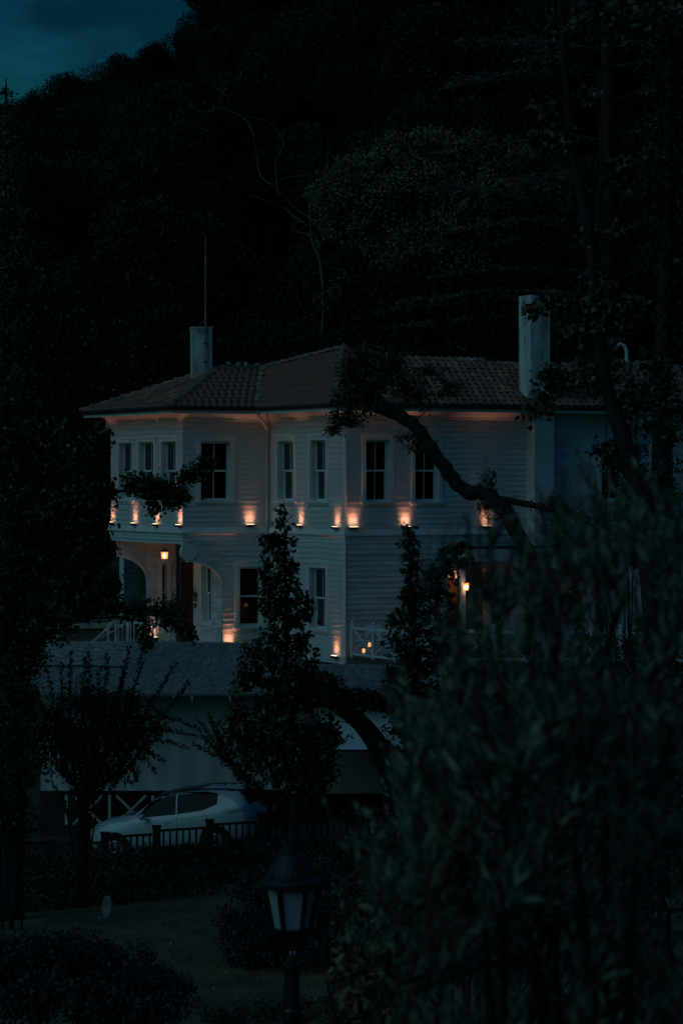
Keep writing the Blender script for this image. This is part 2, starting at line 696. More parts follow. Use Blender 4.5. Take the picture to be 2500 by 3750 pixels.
WF = [(0, 3, 2, 1), (4, 5, 6, 7), (3, 7, 6, 2), (0, 4, 7, 3), (1, 2, 6, 5), (0, 1, 5, 4)]
_bm = bpy.data.meshes.new('siding_board')
_bm.from_pydata(wedge(1.0), [], WF)
_bm.materials.append(WHITE)


def lay_board(fc, t0, t1, z, wall):
    if t1 - t0 < .03:
        return
    t0 += .001
    t1 -= .001
    o = fc.pt(t0, 0, z)
    M = Matrix(((fc.d.x * (t1 - t0), fc.n.x, 0, o.x), (fc.d.y * (t1 - t0), fc.n.y, 0, o.y), (0, 0, 1, o.z), (0, 0, 0, 1)))
    if BOARDS[0] < 296:
        b = bpy.data.objects.new('siding_board', _bm)
        b.parent = wall
        off = wloc(wall)
        tilt = random.uniform(-.002, .002)
        M = Matrix.Translation(-off) @ M
        M[2][0] += tilt
        M[2][3] += random.uniform(-.003, .003)
        b.matrix_local = M
        link(b)
        BOARDS[0] += 1
    else:
        extra_boards.add([M @ Vector(p) for p in wedge(1.0)], WF)


def siding_wall(fc, t0, t1, z0, z1, openings, name='wall', boards=True, th=0.16, m=None, parent=None):
    """openings: (ta, tb, za, zb, casing)"""
    mb = MB()
    ts = sorted({t0, t1, *[o[0] for o in openings], *[o[1] for o in openings]})
    zs = sorted({z0, z1, *[o[2] for o in openings], *[o[3] for o in openings]})
    for i in range(len(ts) - 1):
        for j in range(len(zs) - 1):
            tm, zm = (ts[i] + ts[i + 1]) / 2, (zs[j] + zs[j + 1]) / 2
            if any(o[0] < tm < o[1] and o[2] < zm < o[3] for o in openings):
                continue
            fc.box(mb, ts[i], ts[i + 1], -th, 0, zs[j], zs[j + 1])
    w = mb.build(name, m or WHITE, parent or house)
    if boards:
        z = z0
        while z < z1 - .02:
            segs = [(t0, t1)]
            for o in openings:
                c = o[4]
                if o[2] - c < z + PITCH * .6 and o[3] + c > z + PITCH * .3:
                    ns = []
                    for a, b in segs:
                        if o[0] - c > a:
                            ns.append((a, min(b, o[0] - c)))
                        if o[1] + c < b:
                            ns.append((max(a, o[1] + c), b))
                        if o[0] - c >= b or o[1] + c <= a:
                            if (a, b) not in ns:
                                pass
                    segs = [s for s in ns if s[1] - s[0] > .03]
            for a, b in sorted(set(segs)):
                if b - a > 3.2:
                    c = a + (b - a) * random.uniform(.35, .65)
                    lay_board(fc, a, c, z, w)
                    lay_board(fc, c, b, z, w)
                else:
                    lay_board(fc, a, b, z, w)
            z += PITCH
    return w


def window(fc, t0, t1, z0, z1, casing=.12, curtain=0, warm=False, mull=1, depth=.13, parent=None, split=.5, sill=True, room=1.3):
    root_mb = MB()
    c = casing
    fc.box(root_mb, t0 - c, t0 + .003, .0, .050, z0 - .0, z1)
    fc.box(root_mb, t1 - .003, t1 + c, .0, .050, z0 - .0, z1)
    fc.box(root_mb, t0 - c - .02, t1 + c + .02, .0, .056, z1 - .002, z1 + c)
    fc.box(root_mb, t0 - c - .05, t1 + c + .05, .0, .085, z1 + c, z1 + c + .035)
    win = root_mb.build('window', TRIM, parent or house)
    if sill:
        s = MB()
        fc.box(s, t0 - c - .05, t1 + c + .05, .0, .10, z0 - .05, z0 + .0)
        fc.box(s, t0 - c, t1 + c, .0, .05, z0 - .11, z0 - .052)
        s.build('sill', TRIM, win)
    # deep jamb lining
    j = MB()
    fc.box(j, t0, t0 + .02, -depth - .10, -.002, z0, z1)
    fc.box(j, t1 - .02, t1, -depth - .10, -.002, z0, z1)
    fc.box(j, t0 + .02, t1 - .02, -depth - .10, -.002, z1 - .02, z1)
    fc.box(j, t0 + .02, t1 - .02, -depth - .10, -.002, z0, z0 + .02)
    j.build('jamb', TRIM, win)
    zm = z0 + (z1 - z0) * split
    for k, (a, b, off) in enumerate(((zm - .02, z1 - .02, -depth), (z0 + .02, zm + .02, -depth - .045))):
        s = MB()
        w = .045
        fc.box(s, t0 + .021, t0 + .021 + w, off - .04, off, a, b)
        fc.box(s, t1 - .021 - w, t1 - .021, off - .04, off, a, b)
        fc.box(s, t0 + .022 + w, t1 - .022 - w, off - .04, off, b - w, b)
        fc.box(s, t0 + .022 + w, t1 - .022 - w, off - .04, off, a, a + w * 1.2)
        for q in range(mull):
            tm = t0 + (t1 - t0) * (q + 1) / (mull + 1)
            fc.box(s, tm - .012, tm + .012, off - .038, off - .004, a + w * 1.2, b - w)
        s.build('sash', TRIM, win)
        for q in range(mull + 1):
            ta = t0 + .07 + (t1 - t0 - .14) * q / (mull + 1)
            tb = t0 + .07 + (t1 - t0 - .14) * (q + 1) / (mull + 1)
            g = MB()
            fc.box(g, ta, tb, off - .026, off - .020, a + w, b - w)
            g.build('pane', GLASS, win)
    rm = MB()
    D = -depth - .12
    fc.box(rm, t0 - .3, t1 + .3, D - room, D - room + .05, z0 - .2, z1 + .2)
    fc.box(rm, t0 - .35, t0 - .3, D - room, D, z0 - .2, z1 + .2)
    fc.box(rm, t1 + .3, t1 + .35, D - room, D, z0 - .2, z1 + .2)
    fc.box(rm, t0 - .35, t1 + .35, D - room, D, z1 + .2, z1 + .25)
    fc.box(rm, t0 - .35, t1 + .35, D - room, D, z0 - .25, z0 - .2)
    fc.box(rm, t0 - .35, t0, D - .03, D - .002, z0 - .2, z1 + .2)
    fc.box(rm, t1, t1 + .35, D - .03, D - .002, z0 - .2, z1 + .2)
    fc.box(rm, t0, t1, D - .03, D - .002, z0 - .2, z0)
    fc.box(rm, t0, t1, D - .03, D - .002, z1, z1 + .2)
    rm.build('interior', WARMROOM if warm else ROOM, win)
    if curtain:
        cb = MB()
        zc = zm if curtain == 1 else z0
        n = 24
        for i in range(n):
            ta, tb = t0 + (t1 - t0) * i / n, t0 + (t1 - t0) * (i + 1) / n
            oa, ob = D - .08 + .02 * math.sin(i * 1.9), D - .08 + .02 * math.sin((i + 1) * 1.9)
            p = [fc.pt(ta, oa, zc), fc.pt(tb, ob, zc), fc.pt(tb, ob, z1), fc.pt(ta, oa, z1)]
            k = len(cb.v)
            cb.v += [tuple(q) for q in p]
            cb.f.append((k, k + 1, k + 2, k + 3))
        cb.build('curtain', CURTAIN, win)
    return win


def opening(fc, u0, u1, v0, v1, off=0.0):
    t0, t1 = fc.s_at(u0), fc.s_at(u1)
    um = (u0 + u1) / 2
    return (t0, t1, fc.z_at(um, v1), fc.z_at(um, v0), .12)


# upper storey ----------------------------------------------------------------
o4 = [opening(F4, 1338, 1424, 1612, 1832), opening(F4, 1517, 1604, 1612, 1840)]
o3 = [opening(F3, 1020, 1078, 1610, 1836), opening(F3, 1140, 1196, 1610, 1838)]
o2 = [opening(F2, 734, 842, 1610, 1840)]
o1 = [opening(F1, 440, 489, 1606, 1838), opening(F1, 513, 567, 1606, 1838), opening(F1, 595, 649, 1606, 1838)]
# put every opening of a facet on common heights
for oo in (o4, o3, o2, o1):
    for k, o in enumerate(oo):
        oo[k] = (o[0], o[1], -.66, 1.05, .10 if oo is o1 else .115)
siding_wall(F4, 0, F4.len, ZB, ZE - .2, o4)
siding_wall(F3, 0, F3.len, ZB, ZE - .2, o3)
siding_wall(F2, 0, F2.len, ZB, ZE - .2, o2)
siding_wall(F1, 0, F1.len, ZB, ZE - .2, o1)
for o in o4:
    window(F4, *o[:4], casing=.115, curtain=1 if o is o4[0] else 1)
for o in o3:
    window(F3, *o[:4], casing=.115, curtain=1)
window(F2, *o2[0][:4], casing=.13, curtain=1)
for o in o1:
    window(F1, *o[:4], casing=.10, curtain=1)
# lower storey ----------------------------------------------------------------
F2s = F2.s_at(815)
l2 = [(F2.s_at(876), F2.s_at(958), -4.28, -2.56, .12)]
l3 = [(F3.s_at(1137), F3.s_at(1196), -4.22, -2.50, .12)]
ZL = ZB - .38
siding_wall(F2, F2s, F2.len, ZF, ZL, l2)
siding_wall(F3, 0, F3.len, ZF, ZL, l3)
td0, td1 = F4.s_at(1640), F4.s_at(1775)
l4 = [(td0, td1, ZF + .12, -2.55, .12)]
siding_wall(F4, 0, td1 + .3, ZF, ZL, l4)
siding_wall(F4, td1 + .3, F4.len, ZF, ZL, [], boards=False, m=PLASTER)
window(F2, *l2[0][:4], casing=.13, warm=True, mull=0)
window(F3, *l3[0][:4], casing=.12, warm=True)
# corner boards
for fc, t in ((F4, 0), (F2, 0)):
    cbm = MB()
    if fc is F4:
        fc.box(cbm, t - .03, t + .012, -.05, .045, ZF, ZL)
    fc.box(cbm, t - .03, t + .012, -.05, .032, ZB, ZE - .2)
    cbm.build('corner_board', TRIM, house)


def offset_chain(facets, off):
    """points of the polyline of consecutive facets pushed outwards by off"""
    pts = [facets[0].a + facets[0].n * off]
    for f, g in zip(facets[:-1], facets[1:]):
        # intersect lines
        A, d1 = f.a + f.n * off, f.d
        B, d2 = g.a + g.n * off, g.d
        den = d1.x * d2.y - d1.y * d2.x
        t = ((B.x - A.x) * d2.y - (B.y - A.y) * d2.x) / den
        pts.append(A + d1 * t)
    pts.append(facets[-1].b + facets[-1].n * off)
    return pts


def band(mb, facets, o0, o1, z0, z1, o1b=None, ext0=0.0, ext1=0.0):
    """moulding that follows the facets, mitred at the corners; o1b = outer offset at z0 when it flares"""
    o1b = o1 if o1b is None else o1b
    inn, out, outb = offset_chain(facets, o0), offset_chain(facets, o1), offset_chain(facets, o1b)
    for ch in (inn, out, outb):
        ch[0] = ch[0] - facets[0].d * ext0
        ch[-1] = ch[-1] + facets[-1].d * ext1
    for i in range(len(inn) - 1):
        a, b, c, d = inn[i], inn[i + 1], out[i], out[i + 1]
        cb_, db_ = outb[i], outb[i + 1]
        mb.add([(a.x, a.y, z0), (b.x, b.y, z0), (db_.x, db_.y, z0), (cb_.x, cb_.y, z0), (a.x, a.y, z1), (b.x, b.y, z1), (d.x, d.y, z1), (c.x, c.y, z1)],
               [(0, 1, 2, 3), (4, 7, 6, 5), (3, 2, 6, 7), (0, 4, 5, 1), (0, 3, 7, 4), (1, 5, 6, 2)])


FC = [F1, F2, F3, F4]
bb = MB()
band(bb, FC, -.1, .040, ZB - .13, ZB - .001, .085, ext0=.06)
band(bb, FC, -.1, .105, ZB - .165, ZB - .132, ext0=.08)
band(bb, FC, -.1, .085, ZB - .22, ZB - .167, .05, ext0=.06)
band(bb, FC, -.1, .045, ZB - .27, ZB - .222, .05, ext0=.04)
band(bb, FC, -.1, .030, ZB - .38, ZB - .272, .03, ext0=.03)
bb.build('belt_course', TRIM, house)
cc = MB()
band(cc, FC, -.1, .05, ZE - .23, ZE - .15, .03, ext0=.05)
band(cc, FC, -.1, .10, ZE - .148, ZE - .09, .055, ext0=.1)
band(cc, FC, -.1, .17, ZE - .088, ZE - .002, .11, ext0=.17)
cc.build('eaves_cornice', TRIM, house)
OV = 0.62
chain = offset_chain(FC, OV)
chain[0] = chain[0] - F1.d * .62
sf = MB()
band(sf, FC, -.1, OV - .02, ZE, ZE + .03, ext0=.6, ext1=7)
sf.build('soffit', TRIM, house)
fa = MB()
band(fa, FC, OV - .02, OV + .01, ZE - .02, ZE + .15, ext0=.62, ext1=7)
fa.build('fascia_board', TRIM, house)
gu = MB()
gp = [Vector((p.x, p.y, ZE + .13)) for p in offset_chain(FC, OV + .07)]
gp[0] = gp[0] - Vector((F1.d.x, F1.d.y, 0)) * .62
gp[-1] = gp[-1] + Vector((F4.d.x, F4.d.y, 0)) * 7
gu.tube(gp, .062, 8)
gu.build('gutter', GUTTER, house)
dp = MB()
c2 = offset_chain(FC, .11)[2]
g2 = gp[2]
dp.tube([g2 + Vector((0, 0, -.03)), g2 + Vector((0, 0, -.12)), Vector((c2.x, c2.y, ZE - .42)), Vector((c2.x, c2.y, ZE - .55)), Vector((c2.x, c2.y, ZB + .0)), Vector((c2.x, c2.y, ZB - .5)), Vector((c2.x, c2.y, ZF))], .045, 10)
for z in (.9, -.2, -1.2, -2.6, -3.9):
    dp.lathe((c2.x, c2.y, z), [(.052, 0), (.052, .03)], 10)
dp.build('downpipe', PIPE, house, smooth=False)
lt = MB()
band(lt, [F1], -.1, .3, ZE - .17, ZE - .02, ext0=.55)
# return of the eaves seen past the far left corner
rb = MB()
q0 = F1.pt(-.5, .0, ZE - .30)
rb.obox(F1.pt(-.52, -.9, ZE - .30), (F1.d.x * .5, F1.d.y * .5, 0), (F1.n.x * .85, F1.n.y * .85, 0), (0, 0, .2))
rb.build('eaves_return', TRIM, house)
# hidden sides close the volume
bk = MB()
back = [Vector(P0), Vector(P0) + Vector((F2.d.x, F2.d.y)) * 3 + Vector((-F1.d.x, -F1.d.y)) * .0, ]
B0 = Vector(P0)
B1 = B0 + F2.d * 12.0
B2 = Vector(P4) + F4.d * 9
bk.prism([(B0.x + .05, B0.y, -1.74), (B1.x, B1.y, -1.74), (B1.x, B1.y + .2, -1.74), (B0.x + .05, B0.y + .2, -1.74)], (0, 0, ZE + 1.74))
bk.prism([(-6.5, 79, ZF), (B1.x, 81, ZF), (B1.x, 81.2, ZF), (-6.5, 79.2, ZF)], (0, 0, 3.4))
bk.build('rear_wall', WHITE, house)
fl = MB()
fl.prism([(p.x, p.y, ZF - .4) for p in (Vector(P0), Vector(P1), Vector(P2), Vector(P3), Vector(P4), B1)], (0, 0, .36))
fl.build('foundation', STONE, house)

# porch under the left bay ------------------------------------------------------
PC = -1.80     # porch ceiling
pcm = MB()
pcm.prism([(P0[0] + .06, P0[1] - .05, PC), (P1[0] + .04, P1[1] + .06, PC), (F2.pt(F2s, -.1, 0).x, F2.pt(F2s, -.1, 0).y, PC), (-3.6, 75, PC), (-6.7, 75, PC)], (0, 0, .05))
pcm.build('porch_ceiling', TRIM, house)
pfl = MB()
pfl.prism([(P0[0] - .1, P0[1], ZF - .1), (P1[0], P1[1] - .1, ZF - .1), (F2.pt(F2s, 0, 0).x, F2.pt(F2s, 0, 0).y - .1, ZF - .1), (-3.6, 77, ZF - .1), (-9, 78, ZF - .1)], (0, 0, .12))
pfl.build('porch_floor', COPING, house)
W1 = Facet(pxy(450, 73.0), pxy(644, 73.5))
ta, tb = W1.s_at(592), W1.s_at(615)
wst = W1.s_at(540)
siding_wall(W1, wst, W1.len, ZF, PC, [(ta, tb, -4.4, -2.58, .09)], boards=True)
window(W1, ta, tb, -4.4, -2.58, casing=.09, mull=0, parent=house)
# arched spandrel left of it: solid above a quarter arch
ar = MB()
t0, t1 = W1.s_at(430), wst
zt, zb = PC, W1.z_at(540, 2132)
prof = []
for i in range(15):
    a = i / 14 * math.pi / 2
    prof.append((t0 + (t1 - t0) * math.sin(a), zb + (W1.z_at(450, 2042) - zb) * math.cos(a)))
poly = [W1.pt(t, 0, z) for t, z in prof] + [W1.pt(t1, 0, zt), W1.pt(t0, 0, zt)]
ar.prism(poly, W1.pt(0, -.16, 0) - W1.pt(0, 0, 0))
ar.build('arch_spandrel', PLASTER, house)
ae = MB()
for (a, b) in zip(prof[:-1], prof[1:]):
    p, q = W1.pt(a[0], .0, a[1]), W1.pt(b[0], .0, b[1])
    ae.obox(p, q - p, Vector((W1.n.x, W1.n.y, 0)) * .04, (0, 0, .07))
ae.build('arch_moulding', TRIM, house)
# far wing seen through the arch
W0 = Facet(pxy(452, 76.6), pxy(545, 77.6))
fw = W0.s_at(524)
siding_wall(W0, 0, W0.len + .6, ZF, PC + .2, [(fw, fw + .42, -4.35, -2.6, .1)])
window(W0, fw, fw + .42, -4.35, -2.6, casing=.12, mull=0)
# door recess
DR = Facet(pxy(662, 74.25), pxy(712, 74.4))
dj = MB()
e = W1.pt(W1.len, 0, ZF)
dj.prism([e, (DR.a.x, DR.a.y, ZF), (DR.a.x + .02, DR.a.y + .2, ZF), (e.x - .02, e.y + .16, ZF)], (0, 0, PC - ZF))
dj.build('door_reveal', PLASTER, house)
dd = MB()
DR.box(dd, .0, DR.len + .15, -.06, 0, ZF + .05, -2.58)
door = dd.build('door', DOOR, house)
for z0_, z1_ in ((ZF + .25, -4.1), (-3.95, -2.75)):
    pn = MB()
    DR.box(pn, .10, DR.len + .02, 0.001, .02, z0_, z1_)
    pn.build('door_panel', DOOR, door)
hd = MB()
hd.tube([DR.pt(.08, .05, -4.0), DR.pt(.08, .05, -3.8)], .012, 6)
hd.build('handle', BLACK, door)
tr_ = MB()
DR.box(tr_, -.1, DR.len + .4, -.1, .02, -2.56, PC)
DR.box(tr_, -.06, -.002, -.02, .05, ZF, -2.56)
tr_.build('door_frame', TRIM, house)
W2 = Facet(pxy(711, 72.2), (F2.pt(F2s, -.005, 0).x, F2.pt(F2s, 0, 0).y))
ta, tb = W2.s_at(742), W2.s_at(778)
siding_wall(W2, 0, W2.len - .03, ZF, PC, [(ta, tb, -4.28, -2.5, .1)])
window(W2, ta, tb, -4.28, -2.5, casing=.1, mull=0, room=.3)
# round pendant and right-hand arch in the plane of the front
pd = MB()
ct = F2.s_at(692)
cz = F2.z_at(692, 2022)
ring = [F2.pt(ct + .225 * math.cos(a), .06, cz + .225 * math.sin(a)) for a in np.linspace(0, 2 * math.pi, 28, endpoint=False)]
pd.prism(ring, F2.pt(0, -.30, 0) - F2.pt(0, 0, 0))
F2.box(pd, -.02, .14, -.20, .045, cz + .12, PC)
pd.build('pendant_boss', TRIM, house)
btn = MB()
btn.prism([F2.pt(ct + .03 * math.cos(a), .085, cz + .03 * math.sin(a)) for a in np.linspace(0, 2 * math.pi, 12, endpoint=False)], F2.pt(0, -.03, 0) - F2.pt(0, 0, 0))
btn.build('boss_button', TRIM, house)
sp = MB()
ts0, ts1 = F2.s_at(684), F2s
zt, zb, za = ZL, F2.z_at(815, 2152), F2.z_at(700, 2058)
prof = []
for i in range(19):
    a = i / 18 * math.pi / 2
    prof.append((ts0 + (ts1 - ts0) * math.sin(a), zb + (za - zb) * math.cos(a)))
poly = [F2.pt(t, 0, z) for t, z in prof] + [F2.pt(ts1, 0, zt), F2.pt(ts0, 0, zt)]
sp.prism(poly, F2.pt(0, -.14, 0) - F2.pt(0, 0, 0))
sp.build('arch_spandrel', WHITE, house)
# its boards, cut to the arch
nb = 0
z = zb
while z < zt - .05:
    a = 0 if z >= za else math.acos(max(0, min(1, (z - zb) / (za - zb))))
    tl = max(ts0 + (ts1 - ts0) * math.sin(a) + .02, ct + .15)
    if ts1 - tl > .05:
        F2.box(extra_boards, tl, ts1, .002, .02, z + .006, min(z + PITCH - .004, zt))
    z += PITCH
ae = MB()
for (a, b) in zip(prof[:-1], prof[1:]):
    p, q = F2.pt(a[0], -.005, a[1]), F2.pt(b[0], -.005, b[1])
    ae.obox(p, q - p, Vector((F2.n.x, F2.n.y, 0)) * .05, (-F2.d.x * .0, 0, .05))
ae.build('arch_moulding', TRIM, house)
# beam of the porch on the left bay
bmb = MB()
F1.box(bmb, -.02, F1.len, -.16, .0, ZL - .10, ZL + .02)
bmb.build('porch_beam', TRIM, house)
xb = extra_boards.build('siding_boards', WHITE, house)
xb['kind'] = 'stuff'

# chimney breast and lower right wing --------------------------------------------
nb4 = Vector((F4.n.x, F4.n.y, 0))
cb_ = MB()
F4.box(cb_, F4.len, F4.len + .62, -.1, .50, ZF, ZE - .01)
cb_.build('chimney_breast', PLASTER, house)
F5 = Facet((F4.pt(F4.len + .62, 0, 0).x, F4.pt(F4.len + .62, 0, 0).y), (F4.pt(F4.len + 9, 0, 0).x, F4.pt(F4.len + 9, 0, 0).y))
w5 = F5.s_at(2198)
siding_wall(F5, 0, F5.len, ZB - .4, ZE, [(w5, w5 + .75, -.66, 1.05, .1)])
siding_wall(F5, 0, F5.len, ZF, ZB - .42, [], boards=False, m=PLASTER)
window(F5, w5, w5 + .75, -.66, 1.05, casing=.1, curtain=1)
# lean-to canopy over the terrace door
cn = MB()
ca, cb2 = F4.s_at(1640), F4.len + 1.9
F4.box(cn, ca, cb2, .04, 1.15, -1.98, -1.90)
cn.build('canopy_roof', UNDER, house)
cf = MB()
F4.box(cf, ca - .02, cb2 + .02, 1.15, 1.19, -2.30, -1.96)
F4.box(cf, ca - .04, ca, .04, 1.19, -2.30, -1.98)
cf.build('canopy_fascia', PLASTER, house)
for k in range(4):
    br = MB()
    tt = F4.len + .35 + k * .45
    br.prism([F4.pt(tt, 1.20, -1.99), F4.pt(tt, 1.45, -1.99), F4.pt(tt, 1.45, -2.06), F4.pt(tt, 1.33, -2.16), F4.pt(tt, 1.20, -2.16)], (F4.d.x * .2, F4.d.y * .2, 0))
    br.build('bracket', TRIM, house)
cp = MB()
tp = F4.s_at(1693, 1.08)
F4.box(cp, tp - .07, tp + .07, .98, 1.12, ZF + .25, -2.3)
cp.build('canopy_post', TRIM, house)
# warm room and door leaf behind the terrace opening
rm = MB()
F4.box(rm, td0 - .2, td1 + .2, -1.6, -1.55, ZF, -2.5)
F4.box(rm, td0 - .25, td0 - .2, -1.6, -.17, ZF, -2.5)
F4.box(rm, td1 + .2, td1 + .25, -1.6, -.17, ZF, -2.5)
F4.box(rm, td0 - .2, td1 + .2, -1.6, -.17, -2.5, -2.45)
rm.build('terrace_room', WARMROOM, house)
dl = MB()
F4.box(dl, td0 + .55, td1 - .04, -.10, -.05, ZF + .12, -2.6)
dlo = dl.build('terrace_door', DOOR, house)
for k in range(3):
    pz = MB()
    a = td0 + .62 + k * .17
    F4.box(pz, a, a + .12, -.049, -.035, -3.1, -2.72)
    pz.build('door_light', WARMROOM, dlo)

# roof ----------------------------------------------------------------------------
ZR = ZE + .19
D3 = lambda v, z: Vector((v.x, v.y, z))
C0, C1, C2, C3, C4 = offset_chain(FC, OV + .06)
C0 = C0 - F1.d * .68
b2 = F2.d
b4 = F4.d
a3 = F3.d
pkL = (C0 + C1) / 2 + b2 * 2.85
LPK = D3(pkL, 3.26)
APX = D3(C3 - a3 * 3.6 + b4 * 2.2, 3.72)
# valley between left wing and corner pavilion
# ridge of left wing runs along b2 until the pavilion face
face3_in = b4 if abs(b4.dot(a3)) < .5 else b4
VAL = LPK + Vector((b2.x, b2.y, .035)) * 1.0
tt = 2.05
VAL = Vector((LPK.x + b2.x * tt, LPK.y + b2.y * tt, 3.30))
CB3 = D3(C3 - a3 * 8.2, ZR)
BK0 = D3(C0 + b2 * 12, ZR + .0)
R0 = D3(Vector((APX.x, APX.y)) + b4 * 1.1, 3.33)
R1 = D3(Vector((APX.x, APX.y)) + b4 * 15.2 + a3 * .4, 3.33)
Q4 = D3(C3 + b4 * 1.9, ZR)
E4 = D3(C3 + b4 * 15.2, ZR)
c0, c1, c2_, c3 = D3(C0, ZR), D3(C1, ZR), D3(C2, ZR), D3(C3, ZR)
LB = Vector((LPK.x, LPK.y, LPK.z))
roof_mb = MB()


def flat(mb, pts, dz=-.03):
    k = len(mb.v)
    mb.v += [(p.x, p.y, p.z + dz) for p in pts]
    mb.f.append(tuple(range(k, k + len(pts))))


_pn = (c3 - c2_).cross(APX - c2_)
_rd = Vector((b2.x, b2.y, .01))
VR = LPK + _rd * ((c2_ - LPK).dot(_pn) / _rd.dot(_pn))
faces = {
    'left': [c0, c1, LPK],
    'front': [c1, c2_, VR, LPK],
    'corner': [c2_, c3, APX, VR],
    'r1': [c3, Q4, APX],
    'r2': [Q4, R0, APX],
    'r3': [Q4, E4, R1, R0],
}
for pts in faces.values():
    flat(roof_mb, pts)
# back slopes, plain
backpt = D3(C0 + b2 * 13 - F1.d * 3.0, ZR)
flat(roof_mb, [c0, LPK, VR, backpt])
flat(roof_mb, [VR, APX, R0, backpt])
flat(roof_mb, [R0, R1, E4 + Vector((-a3.x * 7, -a3.y * 7, 0)), backpt])
roof = roof_mb.build('roof', UNDER, house)

# one pantile
TW, TL = .235, .40
tv, tf = [], []
cols = 6
for i in range(cols + 1):
    x = -TW / 2 + TW * i / cols
    h = .022 * math.cos(i / cols * 2 * math.pi) ** 1
    tv.append((x, 0, h + .030))
    tv.append((x, TL, h + .004))
    tv.append((x, 0, h + .006))
for i in range(cols):
    a, b = i * 3, (i + 1) * 3
    tf.append((a, b, b + 1, a + 1))
    tf.append((a + 2, b + 2, b, a))
tile_me = bpy.data.meshes.new('roof_tile')
tile_me.from_pydata(tv, [], tf)
tile_me.polygons.foreach_set('use_smooth', [True] * len(tf))
tile_me.materials.append(TILE)
tiles_more = MB()
NT = [0]


def lay_tiles(pts, eave_a, eave_b, expo=.325, budget=1):
    ea, eb = Vector(eave_a), Vector(eave_b)
    x = (eb - ea).normalized()
    n = None
    for i in range(len(pts)):
        c = (pts[(i + 1) % len(pts)] - pts[i]).cross(pts[(i + 2) % len(pts)] - pts[i])
        if c.length > .1:
            n = c.normalized()
            break
    if n.z < 0:
        n = -n
    up = n.cross(x).normalized()
    if up.z < 0:
        up = -up
    if x.cross(up).dot(n) < 0:
        x = -x
    q = [((p - ea).dot(x), (p - ea).dot(up)) for p in pts]
    top = max(b for a, b in q)
    k = 0
    while k * expo < top - .05:
        t = k * expo
        tm = t + .14
        xs = []
        for i in range(len(q)):
            (xa, ya), (xb, yb) = q[i], q[(i + 1) % len(q)]
            if (ya - tm) * (yb - tm) < 0:
                xs.append(xa + (xb - xa) * (tm - ya) / (yb - ya))
        if len(xs) >= 2:
            l, r = min(xs), max(xs)
            m = int((r - l) / .218) + 1
            for i in range(m):
                cx = l + (i + .5) * (r - l) / m
                o = ea + x * cx + up * (t - .05 + random.uniform(-.008, .008)) + n * (.012 + random.uniform(0, .006))
                rz = random.uniform(-.02, .02)
                X = (x + up * rz).normalized()
                U = (up - x * rz).normalized()
                M = Matrix(((X.x, U.x, n.x, o.x), (X.y, U.y, n.y, o.y), (X.z, U.z, n.z, o.z), (0, 0, 0, 1)))
                if NT[0] < 298 and budget:
                    tb_ = bpy.data.objects.new('roof_tile', tile_me)
                    tb_.parent = roof
                    tb_.matrix_local = Matrix.Translation(-wloc(roof)) @ M
                    link(tb_)
                    NT[0] += 1
                else:
                    tiles_more.add([M @ Vector(v) for v in tv], tf)
        k += 1


lay_tiles(faces['front'], c1, c2_)
lay_tiles(faces['corner'], c2_, c3)
lay_tiles(faces['left'], c0, c1)
lay_tiles(faces['r1'], c3, Q4)
lay_tiles(faces['r2'], Q4, Q4 + Vector((b4.x, b4.y, 0)))
lay_tiles(faces['r3'], Q4, E4)
tm_ = tiles_more.build('roof_tiles', TILE, roof, smooth=True)
tm_['kind'] = 'stuff'


def ridge_line(a, b, step=.34, lift=.03):
    a, b = Vector(a), Vector(b)
    n = max(1, int((b - a).length / step))
    d = (b - a) / n
    dn = d.normalized()
    side = dn.cross(Vector((0, 0, 1))).normalized()
    upv = side.cross(dn).normalized()
    for i in range(n):
        o = a + d * i
        m = MB()
        for s, rr, lf in ((0, .135, .045), (1, .105, .012)):
            p = o + d * (s * 1.12)
            for j in range(6):
                q = math.pi * j / 5
                w = p + side * (rr * math.cos(q)) + upv * (rr * .72 * math.sin(q) + lf - .03)
                m.v.append(w[:])
        m.f = [(j, j + 1, 6 + j + 1, 6 + j) for j in range(5)] + [(0, 5, 4, 3, 2, 1)]
        m.build('ridge_tile', RIDGE, roof, smooth=False)
    return n


ridge_line(c0, LPK)
ridge_line(c1, LPK)
ridge_line(LPK, VR)
ridge_line(VR, APX)
ridge_line(c3, APX)
ridge_line(APX, R0)
ridge_line(R0, R1)
# dabs of lime mortar along the valley and ridge
for a, b, n, sz in ((c2_, VR, 7, .095), (VR + Vector((-1.1, -.3, .02)), VR, 4, .09), (R0.lerp(R1, .17), R0.lerp(R1, .22), 3, .12), (c0, LPK, 5, .03)):
    for i in range(n):
        t = (i + random.uniform(.2, .8)) / n
        p = Vector(a).lerp(Vector(b), t) + Vector((random.uniform(-.05, .05), -.20, .10))
        m = MB()
        rr = [(p + Vector((sz * random.uniform(.5, 1.1) * math.cos(q), -.02 * math.sin(q), sz * random.uniform(.3, .7) * math.sin(q)))) for q in np.linspace(0, 2 * math.pi, 8, endpoint=False)]
        m.prism(rr, (0, .06, .01))
        m.build('mortar_patch', MORTAR, roof)
